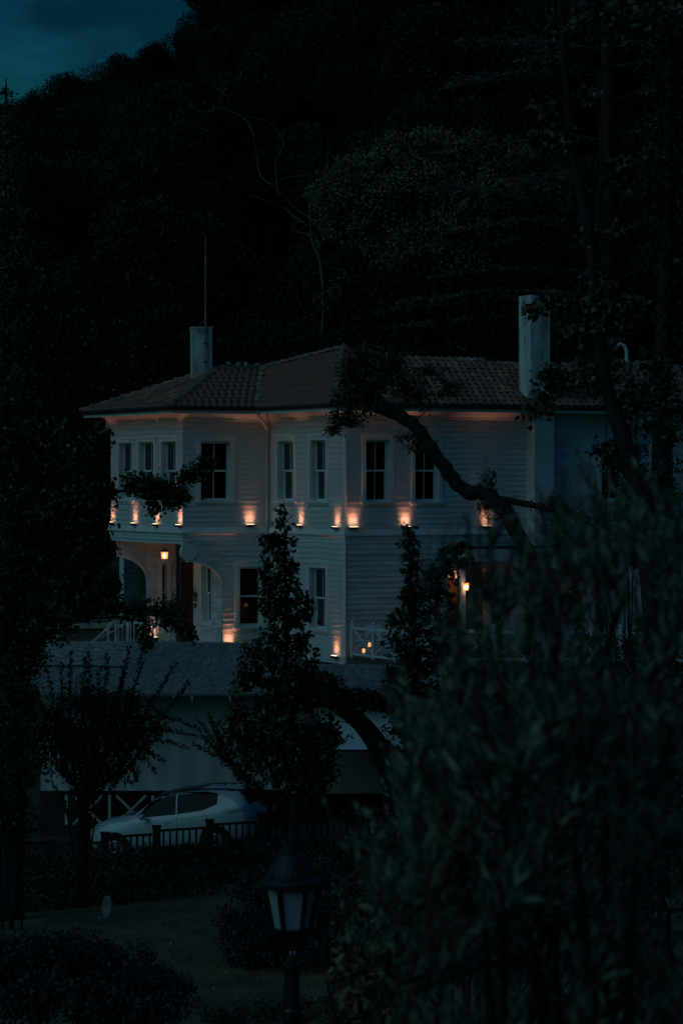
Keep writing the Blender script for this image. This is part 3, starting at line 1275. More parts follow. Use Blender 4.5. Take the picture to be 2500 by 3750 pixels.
# chimneys
ch = MB()
Yc = 71.3
cL = Facet(pxy(704, Yc), pxy(777, Yc + .10))
cL.box(ch, 0, cL.len, -.5, 0, 2.75, cL.z_at(740, 1200))
cL.box(ch, -.02, cL.len + .02, -.52, .02, cL.z_at(740, 1204), cL.z_at(740, 1196))
chl = ch.build('chimney', CHIM, house)
fl_ = MB()
p = cL.pt(cL.len * .45, -.25, cL.z_at(740, 1197))
fl_.tube([p, p + Vector((0, 0, .08)), p + Vector((.06, 0, .14)), p + Vector((.12, 0, .2))], .03, 6)
fl_.build('flue_cowl', BLACK, chl)
ch2 = MB()
F4.box(ch2, F4.len - .06, F4.len + .55, -.32, .40, ZE - .2, F4.z_at(1990, 1085))
chr_ = ch2.build('chimney', CHIM, house)
fs = MB()
fs.prism([F4.pt(F4.len + .56, .42, ZR + .0), F4.pt(F4.len + 1.15, .42, ZR + .0), F4.pt(F4.len + .56, -.1, ZR + .42)], (0, 0, .03))
fs.build('flashing', MORTAR, chr_)
ch3 = MB()
c3f = Facet(pxy(2262, 78), pxy(2352, 78.3))
c3f.box(ch3, 0, c3f.len, -.6, 0, 1.5, c3f.z_at(2300, 1325))
c3f.box(ch3, -.03, c3f.len + .03, -.63, .03, c3f.z_at(2300, 1330), c3f.z_at(2300, 1322))
chs = ch3.build('chimney', CHIM, house)
pp = MB()
p = c3f.pt(.45, -.3, c3f.z_at(2300, 1324))
pp.tube([p, p + Vector((0, 0, .35)), p + Vector((-.05, 0, .5)), p + Vector((-.2, 0, .6)), p + Vector((-.32, 0, .5))], .06, 8)
pp.build('flue_pipe', PIPE, chs)

# antenna mast strapped to the left chimney
ant = thing('antenna_mast', 'tall thin antenna mast strapped to the left chimney', 'antenna', cL.pt(cL.len * .66, .06, 3.0))
am = MB()
pa = cL.pt(cL.len * .66, .07, 0)
tops = [(3.0, .030), (5.0, .028), (5.01, .022), (6.4, .022), (6.41, .015), (7.1, .013)]
am.tube([(pa.x, pa.y, z) for z, _ in tops], [r for _, r in tops], 6)
am.lathe((pa.x, pa.y, 6.38), [(.035, 0), (.035, .14)], 8)
am.build('pole', GUTTER if False else mat('galvanised_steel', (.22, .23, .24), .5, metal=.4), ant)
for z in (3.4, 3.95, 4.3):
    cm = MB()
    cm.box((pa.x - .05, pa.y - .03, z), (pa.x + .05, pa.y + .06, z + .04))
    cm.build('clamp', BLACK, ant)
wh = MB()
wh.tube([(pa.x, pa.y, 7.1), (pa.x, pa.y, 7.62)], .005, 4)
wh.build('whip', BLACK, ant)

# ------------------------------------------------------------------ lamps on the facade
EM_UP = emat('uplight_lens', (1.0, 0.62, 0.36), 6.0)
EM_LAN = emat('lantern_bulb', (1.0, 0.60, 0.34), 14.0)
EM_AMB = emat('amber_glass', (1.0, 0.36, 0.13), 1.4)
UPC = (1.0, 0.37, 0.21)
up_proto_housing = None
UP_W = 1.9


def uplight(fc, u, zc, label, power=1.0, off=.105, w=.26):
    t = fc.s_at(u)
    o = fc.pt(t, off, zc)
    root = thing('uplight', label, 'lamp', o, 'uplights along the facade')
    hb = MB()
    fc.box(hb, t - w / 2, t + w / 2, off - .045, off + .045, zc - .075, zc - .004)
    fc.box(hb, t - .05, t + .05, .02, off - .045, zc - .055, zc - .03)
    hb.build('housing', BLACK, root, bevel=.01)
    lb = MB()
    fc.box(lb, t - w / 2 + .015, t + w / 2 - .015, off - .03, off + .03, zc - .004, zc + .001)
    lb.build('lens', EM_UP, root)
    ang = math.atan2(fc.d.y, fc.d.x)
    # an area lamp shines along its local -Z: turned up and leant to the wall; a broad pool and a slim tall beam
    for pw, spread, lean in ((.34, 64, 17), (.50, 44, 5)):
        li = bpy.data.lights.new('lamp', 'AREA')
        li.shape = 'RECTANGLE'
        li.size = w - .02
        li.size_y = .05
        li.energy = UP_W * power * pw
        li.spread = R(spread)
        li.color = UPC
        lo = bpy.data.objects.new('lamp', li)
        lo.parent = root
        lo.location = (0, 0, .012)
        lo.rotation_euler = (Matrix.Rotation(ang, 3, 'Z') @ Matrix.Rotation(R(180 - lean), 3, 'X')).to_euler()
        link(lo)
    return root


ZU = -1.335
ups = [
    (F1, 416, 'leftmost lit uplight on the belt at the far left corner of the house', 1.0),
    (F1, 499, 'lit uplight below the gap between the left and middle small bay windows', 1.0),
    (F1, 580, 'lit uplight below the gap between the middle and right small bay windows', 1.0),
    (F1, 664, 'lit uplight on the left bay beside its front corner', 1.0),
    (F2, 913, 'lit uplight to the right of the single wide front window near the downpipe', 1.0),
    (F3, 1105, 'lit uplight between the two narrow windows right of the downpipe', .9),
    (F3, 1238, 'lit uplight left of the near house corner on the narrow side', .9),
    (F4, 1290, 'lit uplight just right of the near house corner', 1.15),
    (F4, 1481, 'lit uplight between the two big upper windows behind the leaning branch', 1.15),
    (F4, 1775, 'lit uplight seen through leaves right of the big upper windows', 1.15),
]
for fc, u, lb, pw in ups:
    uplight(fc, u, ZU if u != 1105 else ZU + .01, lb, pw)
uplight(F3, 1235, F3.z_at(1235, 2400), 'lit uplight low at the foot of the near house corner', .9)
uplight(F2, 836, F2.z_at(836, 2362), 'lit uplight at the foot of the wall right of the porch arch', 1.1)
uplight(W1, 560, ZF + .28, 'lit uplight at the foot of the porch back wall behind the balustrade', .5)


def point_light(parent, loc, power, col=(1.0, .48, .26), rad=.03):
    li = bpy.data.lights.new('lamp', 'POINT')
    li.energy = power
    li.color = col
    li.shadow_soft_size = rad
    o = bpy.data.objects.new('lamp', li)
    o.parent = parent
    o.location = Vector(loc) - wloc(parent)
    link(o)


# hanging porch lantern
hp = P(603, 2032, 71.3)
hl = thing('hanging_lantern', 'small glowing glass lantern hanging from the porch ceiling', 'lantern', hp)
m = MB()
m.tube([(hp.x, hp.y, PC), (hp.x, hp.y, hp.z + .17)], .010, 5)
m.build('chain', BLACK, hl)
m = MB()
m.lathe((hp.x, hp.y, hp.z + .09), [(.12, 0), (.12, .015), (.05, .075), (.015, .09)], 6)
m.lathe((hp.x, hp.y, hp.z - .135), [(.10, 0), (.10, .015)], 6)
for k in range(6):
    q = k * math.pi / 3
    m.tube([(hp.x + .115 * math.cos(q), hp.y + .115 * math.sin(q), hp.z + .09), (hp.x + .098 * math.cos(q), hp.y + .098 * math.sin(q), hp.z - .13)], .007, 4)
m.build('frame', BLACK, hl)
m = MB()
m.lathe((hp.x, hp.y, hp.z - .118), [(.088, 0), (.103, .2)], 6)
m.build('glass', EM_AMB, hl)
m = MB()
m.lathe((hp.x, hp.y - .10, hp.z - .04), [(.01, -.03), (.035, 0), (.035, .03), (.01, .06)], 8)
m.build('bulb', EM_LAN, hl)
point_light(hl, (hp.x - .05, hp.y - .2, hp.z - .2), 1.4)
point_light(hl, (hp.x + .18, hp.y + .15, hp.z - .0), 1.3)


def wall_lantern(p, label, power, s=1.0):
    r = thing('wall_lantern', label, 'lantern', p, 'wall lanterns on the right wing')
    m = MB()
    m.lathe((p.x, p.y, p.z + .10 * s), [(.10 * s, 0), (.10 * s, .01), (.04 * s, .07 * s), (.01, .09 * s)], 6)
    m.lathe((p.x, p.y, p.z - .12 * s), [(.05 * s, 0), (.07 * s, .02)], 6)
    m.build('cap', BLACK, r)
    m = MB()
    m.lathe((p.x, p.y, p.z - .10 * s), [(.06 * s, 0), (.085 * s, .2 * s)], 6)
    m.build('glass', EM_AMB, r)
    m = MB()
    m.lathe((p.x, p.y - .085 * s, p.z - .03 * s), [(.01, -.03 * s), (.035 * s, 0), (.035 * s, .03 * s), (.01, .05 * s)], 8)
    m.build('bulb', EM_LAN, r)
    m = MB()
    arc = [Vector((p.x - .10 * s + .10 * s * math.sin(q), p.y + .02, p.z - .2 * s - .08 * s * math.cos(q))) for q in np.linspace(-1.2, 1.9, 9)]
    m.tube(arc, .012, 5)
    m.tube([Vector((p.x, p.y, p.z - .12 * s)), Vector((p.x, p.y, p.z - .22 * s))], .012, 5)
    m.build('arm', BLACK, r)
    point_light(r, (p.x + .02, p.y - .16, p.z), power)
    return r


wl = F4.pt(tp + .12, 1.06, 0)
wall_lantern(Vector((wl.x, wl.y - .02, F4.z_at(1706, 2148, 1.06))), 'glowing wall lantern on the white canopy post beside the terrace door', 2.2)
q = F5.pt(F5.s_at(2085, .25), .25, 0)
wall_lantern(Vector((q.x, q.y, F5.z_at(2085, 2168, .25))), 'small distant glowing lantern right of the white lower wall among leaves', .35, .5)
q = F5.pt(F5.s_at(2452, .25), .25, 0)
wall_lantern(Vector((q.x, q.y, F5.z_at(2452, 2158, .25))), 'rightmost glowing lantern near the right picture edge behind dark leaves', .5, .8)
# room light seen in the terrace door
tl_ = thing('room_lamp', 'warm lit lamp inside the room behind the terrace door', 'lamp', F4.pt((td0 + td1) / 2, -.9, -2.75))
m = MB()
q = F4.pt((td0 + td1) / 2, -.9, -2.72)
m.lathe(q, [(.05, -.12), (.14, -.1), (.09, .08), (.02, .1)], 12)
m.build('shade', EM_AMB, tl_)
m = MB()
m.tube([(q.x, q.y, q.z + .1), (q.x, q.y, -2.5)], .008, 5)
m.build('cord', BLACK, tl_)
point_light(tl_, (q.x, q.y, q.z - .25), 4.0)
for (fc, o, pw) in ((F2, l2[0], .45), (F3, l3[0], .4)):
    tcn = (o[0] + o[1]) / 2
    q = fc.pt(tcn + .2, -1.1, -3.9)
    r = thing('table_lamp', 'dim table lamp inside behind the lower window ' + ('right of the porch arch' if fc is F2 else 'beside the near house corner'), 'lamp', q)
    m = MB()
    m.lathe(q, [(.02, 0), (.02, .15)], 8)
    m.build('stem', BLACK, r)
    m = MB()
    m.lathe(q + Vector((0, 0, .15)), [(.09, 0), (.06, .1)], 10)
    m.build('lamp_shade', mat('parchment', (.5, .3, .15), .8), r)
    point_light(r, (q.x - .05, q.y - .2, q.z + .1), pw)

# door plaques (their lettering cannot be read in the photograph: pale strokes only)
PL = mat('white_lettering', (.42, .44, .44), .6)
W2t = W2.s_at(719)
for (uu, v0, v1, hw, lab, rows) in ((719, 2166, 2201, .13, 'black shield shaped plaque with pale lettering right of the brown door', ((-.02, .16), (-.085, .15))),
                                    (720, 2208, 2226, .075, 'small black oval plaque under the bigger one by the brown door', ((0, .09),))):
    t = W2.s_at(uu)
    z1_, z0_ = W2.z_at(uu, v0), W2.z_at(uu, v1)
    zc = (z0_ + z1_) / 2
    hh = (z1_ - z0_) / 2
    rr = thing('plaque', lab, 'plaque', W2.pt(t, .03, zc))
    m = MB()
    m.prism([W2.pt(t + hw * 1.6 * max(-.85, min(.85, 1.2 * math.cos(a))), .035, zc + hh * math.sin(a)) for a in np.linspace(0, 2 * math.pi, 20, endpoint=False)], W2.pt(0, .02, 0) - W2.pt(0, 0, 0))
    m.build('board', BLACK, rr)
    m = MB()
    for dz, wd in rows:
        x = -wd
        while x < wd:
            l = random.uniform(.012, .03)
            W2.box(m, t + x, t + x + l, .056, .058, zc + dz - .012, zc + dz + random.uniform(.008, .014))
            x += l + .012
    if hw > .1:
        W2.box(m, t - .01, t + .012, .056, .058, zc + .07, zc + .12)
    m.build('lettering', PL, rr)

# ------------------------------------------------------------------ porch balustrade and stair rail
bal = thing('balustrade', 'white curved timber balustrade and stair rail before the porch', 'balustrade', P(520, 2400, 70))


def rail_path(lst):
    return [P(u, v, y) for u, v, y in lst]


m = MB()
top = rail_path([(325, 2360, 67.8), (352, 2340, 68.1), (378, 2318, 68.5), (398, 2294, 68.9), (410, 2279, 69.2), (424, 2275, 69.5), (440, 2278, 69.7)])
m.tube(top, .032, 8)
m.build('handrail', TRIM, bal, smooth=True)
m = MB()
m.tube(rail_path([(332, 2360, 67.8), (385, 2328, 68.6), (437, 2300, 69.7)]), .028, 8)
m.build('handrail', TRIM, bal, smooth=True)
m = MB()
m.tube(rail_path([(440, 2276, 69.7), (478, 2278, 69.3), (530, 2284, 68.7), (580, 2289, 68.3), (600, 2291, 68.25)]), .034, 8)
m.build('handrail', TRIM, bal, smooth=True)
m = MB()
m.tube(rail_path([(600, 2291, 68.25), (612, 2294, 68.25), (619, 2308, 68.25), (621, 2330, 68.25), (617, 2352, 68.25), (606, 2372, 68.25), (600, 2400, 68.25)]), .04, 8)
m.build('rail_scroll', TRIM, bal, smooth=True)
m = MB()
m.tube(rail_path([(775, 2300, 68.9), (792, 2299, 68.9), (805, 2306, 68.9), (811, 2322, 68.9), (809, 2342, 68.9), (798, 2358, 68.9), (792, 2400, 68.9)]), .04, 8)
m.build('rail_scroll', TRIM, bal, smooth=True)
for u, v, y, w in [(394, 2302, 68.9, .018), (400, 2296, 69.0, .018), (424, 2276, 69.5, .03), (434, 2278, 69.6, .04), (449, 2278, 69.6, .018), (464, 2279, 69.4, .018), (470, 2279, 69.35, .03),
                   (479, 2280, 69.3, .018), (492, 2281, 69.1, .018), (508, 2282, 69.0, .045), (517, 2283, 68.9, .018), (532, 2285, 68.7, .016), (548, 2286, 68.6, .016), (560, 2288, 68.5, .016), (573, 2289, 68.4, .016), (586, 2290, 68.3, .016)]:
    m = MB()
    p = P(u, v, y)
    h = p.z - (ZF + .02)
    m.lathe((p.x, p.y, ZF + .02), [(w, 0), (w, h * .12), (w * .6, h * .2), (w * 1.25, h * .42), (w * .7, h * .62), (w * .9, h * .8), (w, h)], 6)
    m.build('baluster', TRIM, bal, smooth=True)
# ledge board left of the right-hand scroll
m = MB()
a, b = P(724, 2303, 69.6), P(786, 2305, 69.3)
m.obox(a, b - a, (0, .25, 0), (0, 0, .05))
tag(m.build('bench_ledge', TRIM), 'short white ledge under the porch side window', 'ledge')

# low garden wall and iron fence to the left of the stair
lw = thing('garden_wall', 'dark stone garden wall with pale coping left of the stair', 'wall', P(300, 2400, 74))
m = MB()
m.obox(P(120, 2400, 75) - Vector((0, 0, .5)), P(560, 2400, 75) - P(120, 2400, 75), (0, .4, 0), (0, 0, 1.35))
m.build('masonry', STONE, lw)
m = MB()
m.obox(P(118, 2304, 74.9), P(415, 2300, 74.9) - P(118, 2304, 74.9), (0, .5, 0), (0, 0, .13))
m.build('coping', COPING, lw)
m = MB()
m.obox(P(330, 2272, 77), P(470, 2266, 77) - P(330, 2272, 77), (0, .5, 0), (0, 0, .10))
m.obox(P(330, 2302, 77.1), P(470, 2298, 77.1) - P(330, 2302, 77.1), (0, .4, 0), (0, 0, .26))
m.build('upper_coping', COPING, lw)
m = MB()
m.obox(P(168, 2420, 67), P(216, 2420, 67) - P(168, 2420, 67), (0, .3, 0), (0, 0, (2420 - 2328) / F * 67))
tag(m.build('gate_pier', PLASTER), 'pale plaster pier at the left end of the thatched roof', 'pier')
fe = thing('iron_fence', 'thin iron bar fence left of the thatched roof', 'fence', P(110, 2460, 66))
for k, (u, v) in enumerate([(85, 2400), (99, 2408), (112, 2412), (125, 2380), (138, 2396), (152, 2360), (60, 2410), (72, 2405)]):
    m = MB()
    p = P(u, v, 66)
    m.tube([p, (p.x, p.y, -5.6)], .009, 5)
    m.build('bar', mat('grey_iron', (.3, .3, .3), .5), fe)
m = MB()
m.tube([P(55, 2440, 66), P(160, 2440, 66)], .012, 5)
m.build('rail', MATS['grey_iron'], fe)

# ------------------------------------------------------------------ right-hand terrace
TZ = -4.83
ter = MB()
ter.prism([pxy(1272, 65.4) + (TZ - .28,), pxy(1460, 63.2) + (TZ - .28,), pxy(2700, 62.9) + (TZ - .28,), pxy(2700, 72) + (TZ - .28,), pxy(1925, 68.25) + (TZ - .28,), (P3[0] + .15, P3[1] - .02, TZ - .28)], (0, 0, .27))
tag(ter.build('terrace', STONE), kind='structure')


def x_railing(name, label, pts, h=.80, panel=.85):
    root = thing(name, label, 'railing', pts[0])
    for a, b in zip(pts[:-1], pts[1:]):
        a, b = Vector(a), Vector(b)
        d = b - a
        n = max(1, round(d.length / panel))
        st = d / n
        dn = Vector((st.x, st.y, 0)).normalized()
        sd = Vector((-dn.y, dn.x, 0)) * .04
        for k in range(n + 1):
            p = a + st * k
            m = MB()
            m.obox(p - dn * .04 - sd, dn * .08, sd * 2, (0, 0, h + .06))
            m.lathe((p.x, p.y, p.z + h + .06), [(.03, 0), (.02, .03), (.045, .07), (.045, .1), (.01, .14)], 8)
            m.build('post', TRIM, root)
        for z in (.06, h - .03):
            m = MB()
            m.obox(a - sd * .7 + Vector((0, 0, z)) + dn * .041, (b - a) - dn * .082, sd * 1.4, (0, 0, .055))
            m.build('rail', TRIM, root)
        for k in range(n):
            p, q = a + st * k + dn * .06, a + st * (k + 1) - dn * .06
            mid = (p + q) / 2
            for c, e, yy in ((p, q, -.012), (q, p, .012)):
                m = MB()
                c2v, e2v = c + Vector((0, yy, .13)), e + Vector((0, yy, h - .05))
                m.tube([c2v, e2v], .022, 4)
                m.build('brace', TRIM, root)
    return root


x_railing('terrace_railing', 'white cross braced terrace railing right of the house corner', [pxy(1290, 65.1) + (TZ,), pxy(1448, 63.35) + (TZ,), pxy(2050, 63.1) + (TZ,), pxy(2600, 63.0) + (TZ,)])
# chairs and table on the terrace


def chair(p, rot, label, grp='white chairs on the terrace'):
    r = thing('terrace_chair', label, 'chair', p, grp)
    r.rotation_euler = (0, 0, 0)
    c, s = math.cos(rot), math.sin(rot)
    X, Y = Vector((c, s, 0)), Vector((-s, c, 0))
    o = Vector(p)
    m = MB()
    m.obox(o - X * .22 - Y * .21 + Vector((0, 0, .43)), X * .44, Y * .42, (0, 0, .03))
    m.build('seat', TRIM, r)
    m = MB()
    m.obox(o - X * .22 + Y * .2 + Vector((0, 0, .62)), X * .44, Y * .03, (0, .02, .24))
    m.build('backrest', TRIM, r)
    for a, b, hh in ((-.2, -.19, .43), (.18, -.19, .43), (-.2, .2, .64), (.18, .2, .64)):
        m = MB()
        m.obox(o + X * a + Y * b, X * .025, Y * .025, (0, 0, hh))
        m.build('leg', TRIM, r)
    return r


q = P(1368, 2330, 64.9)
chair((q.x, q.y, TZ), .1, 'white chair with a plain back behind the near end of the terrace railing')
q = P(1960, 2330, 64.6)
chair((q.x, q.y, TZ), .3, 'white chair on the terrace glimpsed through leaves below the security camera')
tb = thing('terrace_table', 'small white round table on the terrace beside the lantern post', 'table', (P(1700, 2300, 64.9).x, 64.9, TZ))
q = Vector((P(1700, 2300, 64.9).x, 64.9, TZ))
m = MB()
m.lathe(q, [(.42, .70), (.42, .73)], 20)
m.build('tabletop', TRIM, tb)
m = MB()
m.lathe(q, [(.2, 0), (.04, .05), (.03, .7)], 10)
m.build('pedestal', TRIM, tb)
for u, v, lab in ((1352, 2362, 'upper small candle lantern glowing behind the terrace railing'), (1331, 2384, 'lower small candle lantern glowing low beside the railing post')):
    p = P(u, v, 65.25 if u > 1340 else 65.35)
    r = thing('candle_lantern', lab, 'lantern', p, 'candle lanterns on the terrace')
    m = MB()
    m.lathe(p, [(.035, -.05), (.045, .04), (.015, .07)], 6)
    m.build('glass', EM_AMB, r)
    m = MB()
    m.lathe((p.x, p.y, p.z + .071), [(.03, 0), (.005, .03)], 6)
    m.build('cap', BLACK, r)
    if u < 1340 or True:
        m = MB()
        m.tube([(p.x, p.y, TZ), (p.x, p.y, p.z - .05)], .01, 5)
        m.build('stand', BLACK, r)
# small security camera on the white wall
q = F5.pt(-.55, .55, F4.z_at(1980, 2132, .5))
sc_ = thing('security_camera', 'small black and white security camera on the white lower wall', 'camera', q)
m = MB()
m.tube([q, q + Vector((.16, .02, .10))], .045, 10)
m.build('body', TRIM, sc_)
m = MB()
m.tube([q + Vector((-.02, -.005, -.012)), q + Vector((-.003, 0, -.002))], .05, 10)
m.build('lens_hood', BLACK, sc_)

# ------------------------------------------------------------------ thatched pavilion
pav = thing('thatched_pavilion', 'long low pavilion with weathered thatch roof and pale side wall', 'pavilion', P(700, 2900, 60))
EY, RY = 59.4, 62.2


def thatch_pt(u, t):
    """t = 0 at the eave, 1 at the ridge"""
    lef = interp(u, [60, 95, 260], [1, 1, 0])
    zr = interp(u, [0, 900, 1060, 1150, 1700], [-4.23, -4.23, -4.65, -4.80, -4.83])
    ze = -5.30
    y = EY + (RY - EY) * t
    # hip at the left end: the ridge starts further right
    bulge = .10 * math.sin(math.pi * min(1, t * 1.0)) + .05 * math.exp(-((t - .62) / .10) ** 2)
    z = ze + (zr - ze) * (t ** .92) + bulge * .6
    uu = u + (max(0, 1 - (u - 60) / 900.0)) * 150 * t
    x = (uu - CX) / F * y
    return Vector((x, y, z))


m = MB()
NU, NV = 150, 26
for j in range(NV + 1):
    for i in range(NU + 1):
        u = 60 + (1640 - 60) * i / NU
        p = thatch_pt(u, j / NV)
        p.z += .018 * noise.noise(Vector((p.x * 6, p.y * 3, 0))) + .03 * noise.noise(Vector((p.x * .8, p.y * 2, 4)))
        m.v.append(p[:])
m.f = [(j * (NU + 1) + i, j * (NU + 1) + i + 1, (j + 1) * (NU + 1) + i + 1, (j + 1) * (NU + 1) + i) for j in range(NV) for i in range(NU)]
k = len(m.v)
# back slope down to the rear and thick eave edge
for i in range(NU + 1):
    u = 60 + (1640 - 60) * i / NU
    p = thatch_pt(u, 1)
    m.v.append((p.x, p.y + .9, p.z - .35))
    p = thatch_pt(u, 0)
    m.v.append((p.x, p.y + .02, p.z - .09 + .012 * math.sin(i * 2.7)))
    m.v.append((p.x, p.y + .35, p.z - .05))
for i in range(NU):
    a, b = k + i * 3, k + (i + 1) * 3
    m.f.append((NV * (NU + 1) + i, NV * (NU + 1) + i + 1, b, a))
    m.f.append((a + 1, b + 1, i + 1, i))
    m.f.append((a + 2, b + 2, b + 1, a + 1))
thr = m.build('thatch_roof', THATCH, pav, smooth=True)
# loose straws: real geometry lying on the roof
NS = 15000
su = rng.uniform(62, 1630, NS)
stt = rng.random(NS)
pts, dirs = np.zeros((NS, 3)), np.zeros((NS, 3))
for i in range(NS):
    p = thatch_pt(su[i], stt[i])
    q = thatch_pt(su[i], max(0, stt[i] - .03))
    d = (q - p).normalized()
    if su[i] < 420 and stt[i] > .42:
        d = Vector((1, random.uniform(-.1, .1), random.uniform(-.05, .05)))
    else:
        d = d + Vector((-.35 - .35 * (stt[i] < .45) + random.gauss(0, .28), 0, random.gauss(0, .08) + .03))
    pts[i] = (p.x, p.y - .005, p.z + .022)
    dirs[i] = d[:]
leaf_object('straw', pts, dirs, rng.uniform(.10, .30, NS), .011, 'diamond', STRAW, thr)['kind'] = 'stuff'
m = MB()
m.tube([thatch_pt(60, .42) + Vector((0, -.03, .05)), thatch_pt(250, .42) + Vector((0, -.03, .05)), thatch_pt(420, .40) + Vector((0, -.03, .05))], .02, 6)
m.build('batten', GUTTER, pav)
m = MB()
m.obox(P(92, 2552, 59.35), P(1560, 2548, 59.35) - P(92, 2552, 59.35), (0, .06, 0), (0, 0, .05))
m.build('eave_board', mat('grey_eave_board', (.12, .12, .12), .6), pav)
for u in (430, 700, 838, 980, 1312, 1420):
    m = MB()
    p = P(u, 2570, 59.3)
    m.obox(p, (.05, 0, 0), (0, .25, 0), (0, 0, .14))
    m.build('rafter_end', COPING, pav)
# canvas wall, in lengths between the posts
us = [150, 420, 690, 960, 1115]
for a, b in zip(us[:-1], us[1:]):
    m = MB()
    n = 16
    z1_, z0_ = -5.42, -7.80
    for j in range(7):
        for i in range(n + 1):
            x = P(a + (b - a) * i / n, 0, 60.25).x
            z = z1_ + (z0_ - z1_) * j / 6
            y = 60.25 + .02 * math.sin(i * 1.3 + a) * (j / 6) + .05 * math.sin(math.pi * j / 6)
            m.v.append((x, y, z))
    m.f = [(j * (n + 1) + i, (j + 1) * (n + 1) + i, (j + 1) * (n + 1) + i + 1, j * (n + 1) + i + 1) for j in range(6) for i in range(n)]
    m.build('wall_canvas', CANVAS, pav, smooth=True)
m = MB()
m.obox(P(150, 2906, 60.2), P(1130, 2903, 60.2) - P(150, 2906, 60.2), (0, .12, 0), (0, 0, .06))
m.build('bottom_rail', GUTTER, pav)
m = MB()
m.obox(P(1112, 2752, 60.3) - Vector((0, 0, 1.05)), P(1660, 2752, 60.3) - P(1112, 2752, 60.3), (0, .1, 0), (0, 0, 2.0))
m.build('side_wall', mat('tan_plaster', (.30, .235, .205), .85, .2, 1.0), pav)
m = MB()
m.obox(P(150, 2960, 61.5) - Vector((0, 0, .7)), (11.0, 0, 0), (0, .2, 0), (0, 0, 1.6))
m.build('dark_recess_back', mat('dark_recess_back', (.03, .028, .026), .9), pav)  # backing behind the open lower band; the recess's shade is put into its colour
# white lattice rail below the canvas
lat = thing('lattice_rail', 'white cross lattice rail under the pavilion wall behind the car', 'railing', P(480, 3000, 60.1))
zt, zb = -7.90, -8.62
for k in range(-1, 3):
    u0 = 402 + 158 * k
    u1 = u0 + 158
    m = MB()
    m.obox((P(u0, 0, 60.1).x - .035, 60.08, zb), (.07, 0, 0), (0, .05, 0), (0, 0, zt - zb))
    m.build('post', PLASTER, lat)
    um = (u0 + u1) / 2
    xa, xm, xb_ = P(u0 + 25, 0, 60.1).x, P(um, 0, 60.1).x, P(u1 - 25, 0, 60.1).x
    zm = -8.26
    for x0, x1, z0_, z1_ in ((xa, xm, zt, zm), (xb_, xm, zt, zm), (xa, xm, zb, zm), (xb_, xm, zb, zm)):
        m = MB()
        m.tube([(x0, 60.1, z0_), (x1, 60.1, z1_)], .038, 4)
        m.build('brace', PLASTER, lat)
# awning to the right
aw = thing('awning', 'pale sloping cloth awning right of the dark central tree', 'awning', P(1300, 2750, 59))
m = MB()
n = 14
for j in range(7):
    for i in range(n + 1):
        t = j / 6
        y = 60.2 - 1.5 * t
        x = P(1148 + (1560 - 1148) * i / n, 0, y).x
        z = -5.72 - (-5.72 + 6.63) * t - .05 * math.sin(math.pi * t)
        m.v.append((x, y, z))
m.f = [(j * (n + 1) + i, (j + 1) * (n + 1) + i, (j + 1) * (n + 1) + i + 1, j * (n + 1) + i + 1) for j in range(6) for i in range(n)]
m.build('cloth', AWN, aw, smooth=True)
m = MB()
m.tube([P(1148, 2748, 58.68), P(1560, 2748, 58.68)], .025, 6)
m.build('front_bar', GUTTER, aw)
for u in (1150, 1555):
    m = MB()
    m.tube([P(u, 2748, 58.68), (P(u, 0, 58.7).x, 58.7, -8.6)], .025, 6)
    m.build('pole', GUTTER, aw)
aw2 = thing('awning', 'pale blue parasol cloth corner seen low among the right shrubs', 'parasol', P(1950, 2900, 57))
m = MB()
pk = P(1990, 2690, 57)
rim = [P(1890, 2790, 56.2), P(1960, 2760, 55.8), P(2020, 2740, 56.4), P(2070, 2745, 57.4), P(1990, 2750, 58.4), P(1900, 2770, 58)]
k = len(m.v)
m.v = [pk[:]] + [p[:] for p in rim] + [(p + Vector((0, 0, -.09)))[:] for p in rim]
m.f = [(0, 1 + i, 1 + (i + 1) % 6) for i in range(6)] + [(1 + i, 7 + i, 7 + (i + 1) % 6, 1 + (i + 1) % 6) for i in range(6)]
m.build('cloth', mat('blue_grey_cloth', (.5, .55, .6), .7), aw2)
m = MB()
m.tube([pk, (pk.x, pk.y, -8.2)], .025, 6)
m.build('pole', GUTTER, aw2)
# retaining wall under the house terrace
m = MB()
m.box((-40, 62.45, -9.4), (40, 62.9, -5.2))
tag(m.build('retaining_wall', STONE), 'dark stone retaining wall behind the thatched pavilion', 'wall')

# ------------------------------------------------------------------ car


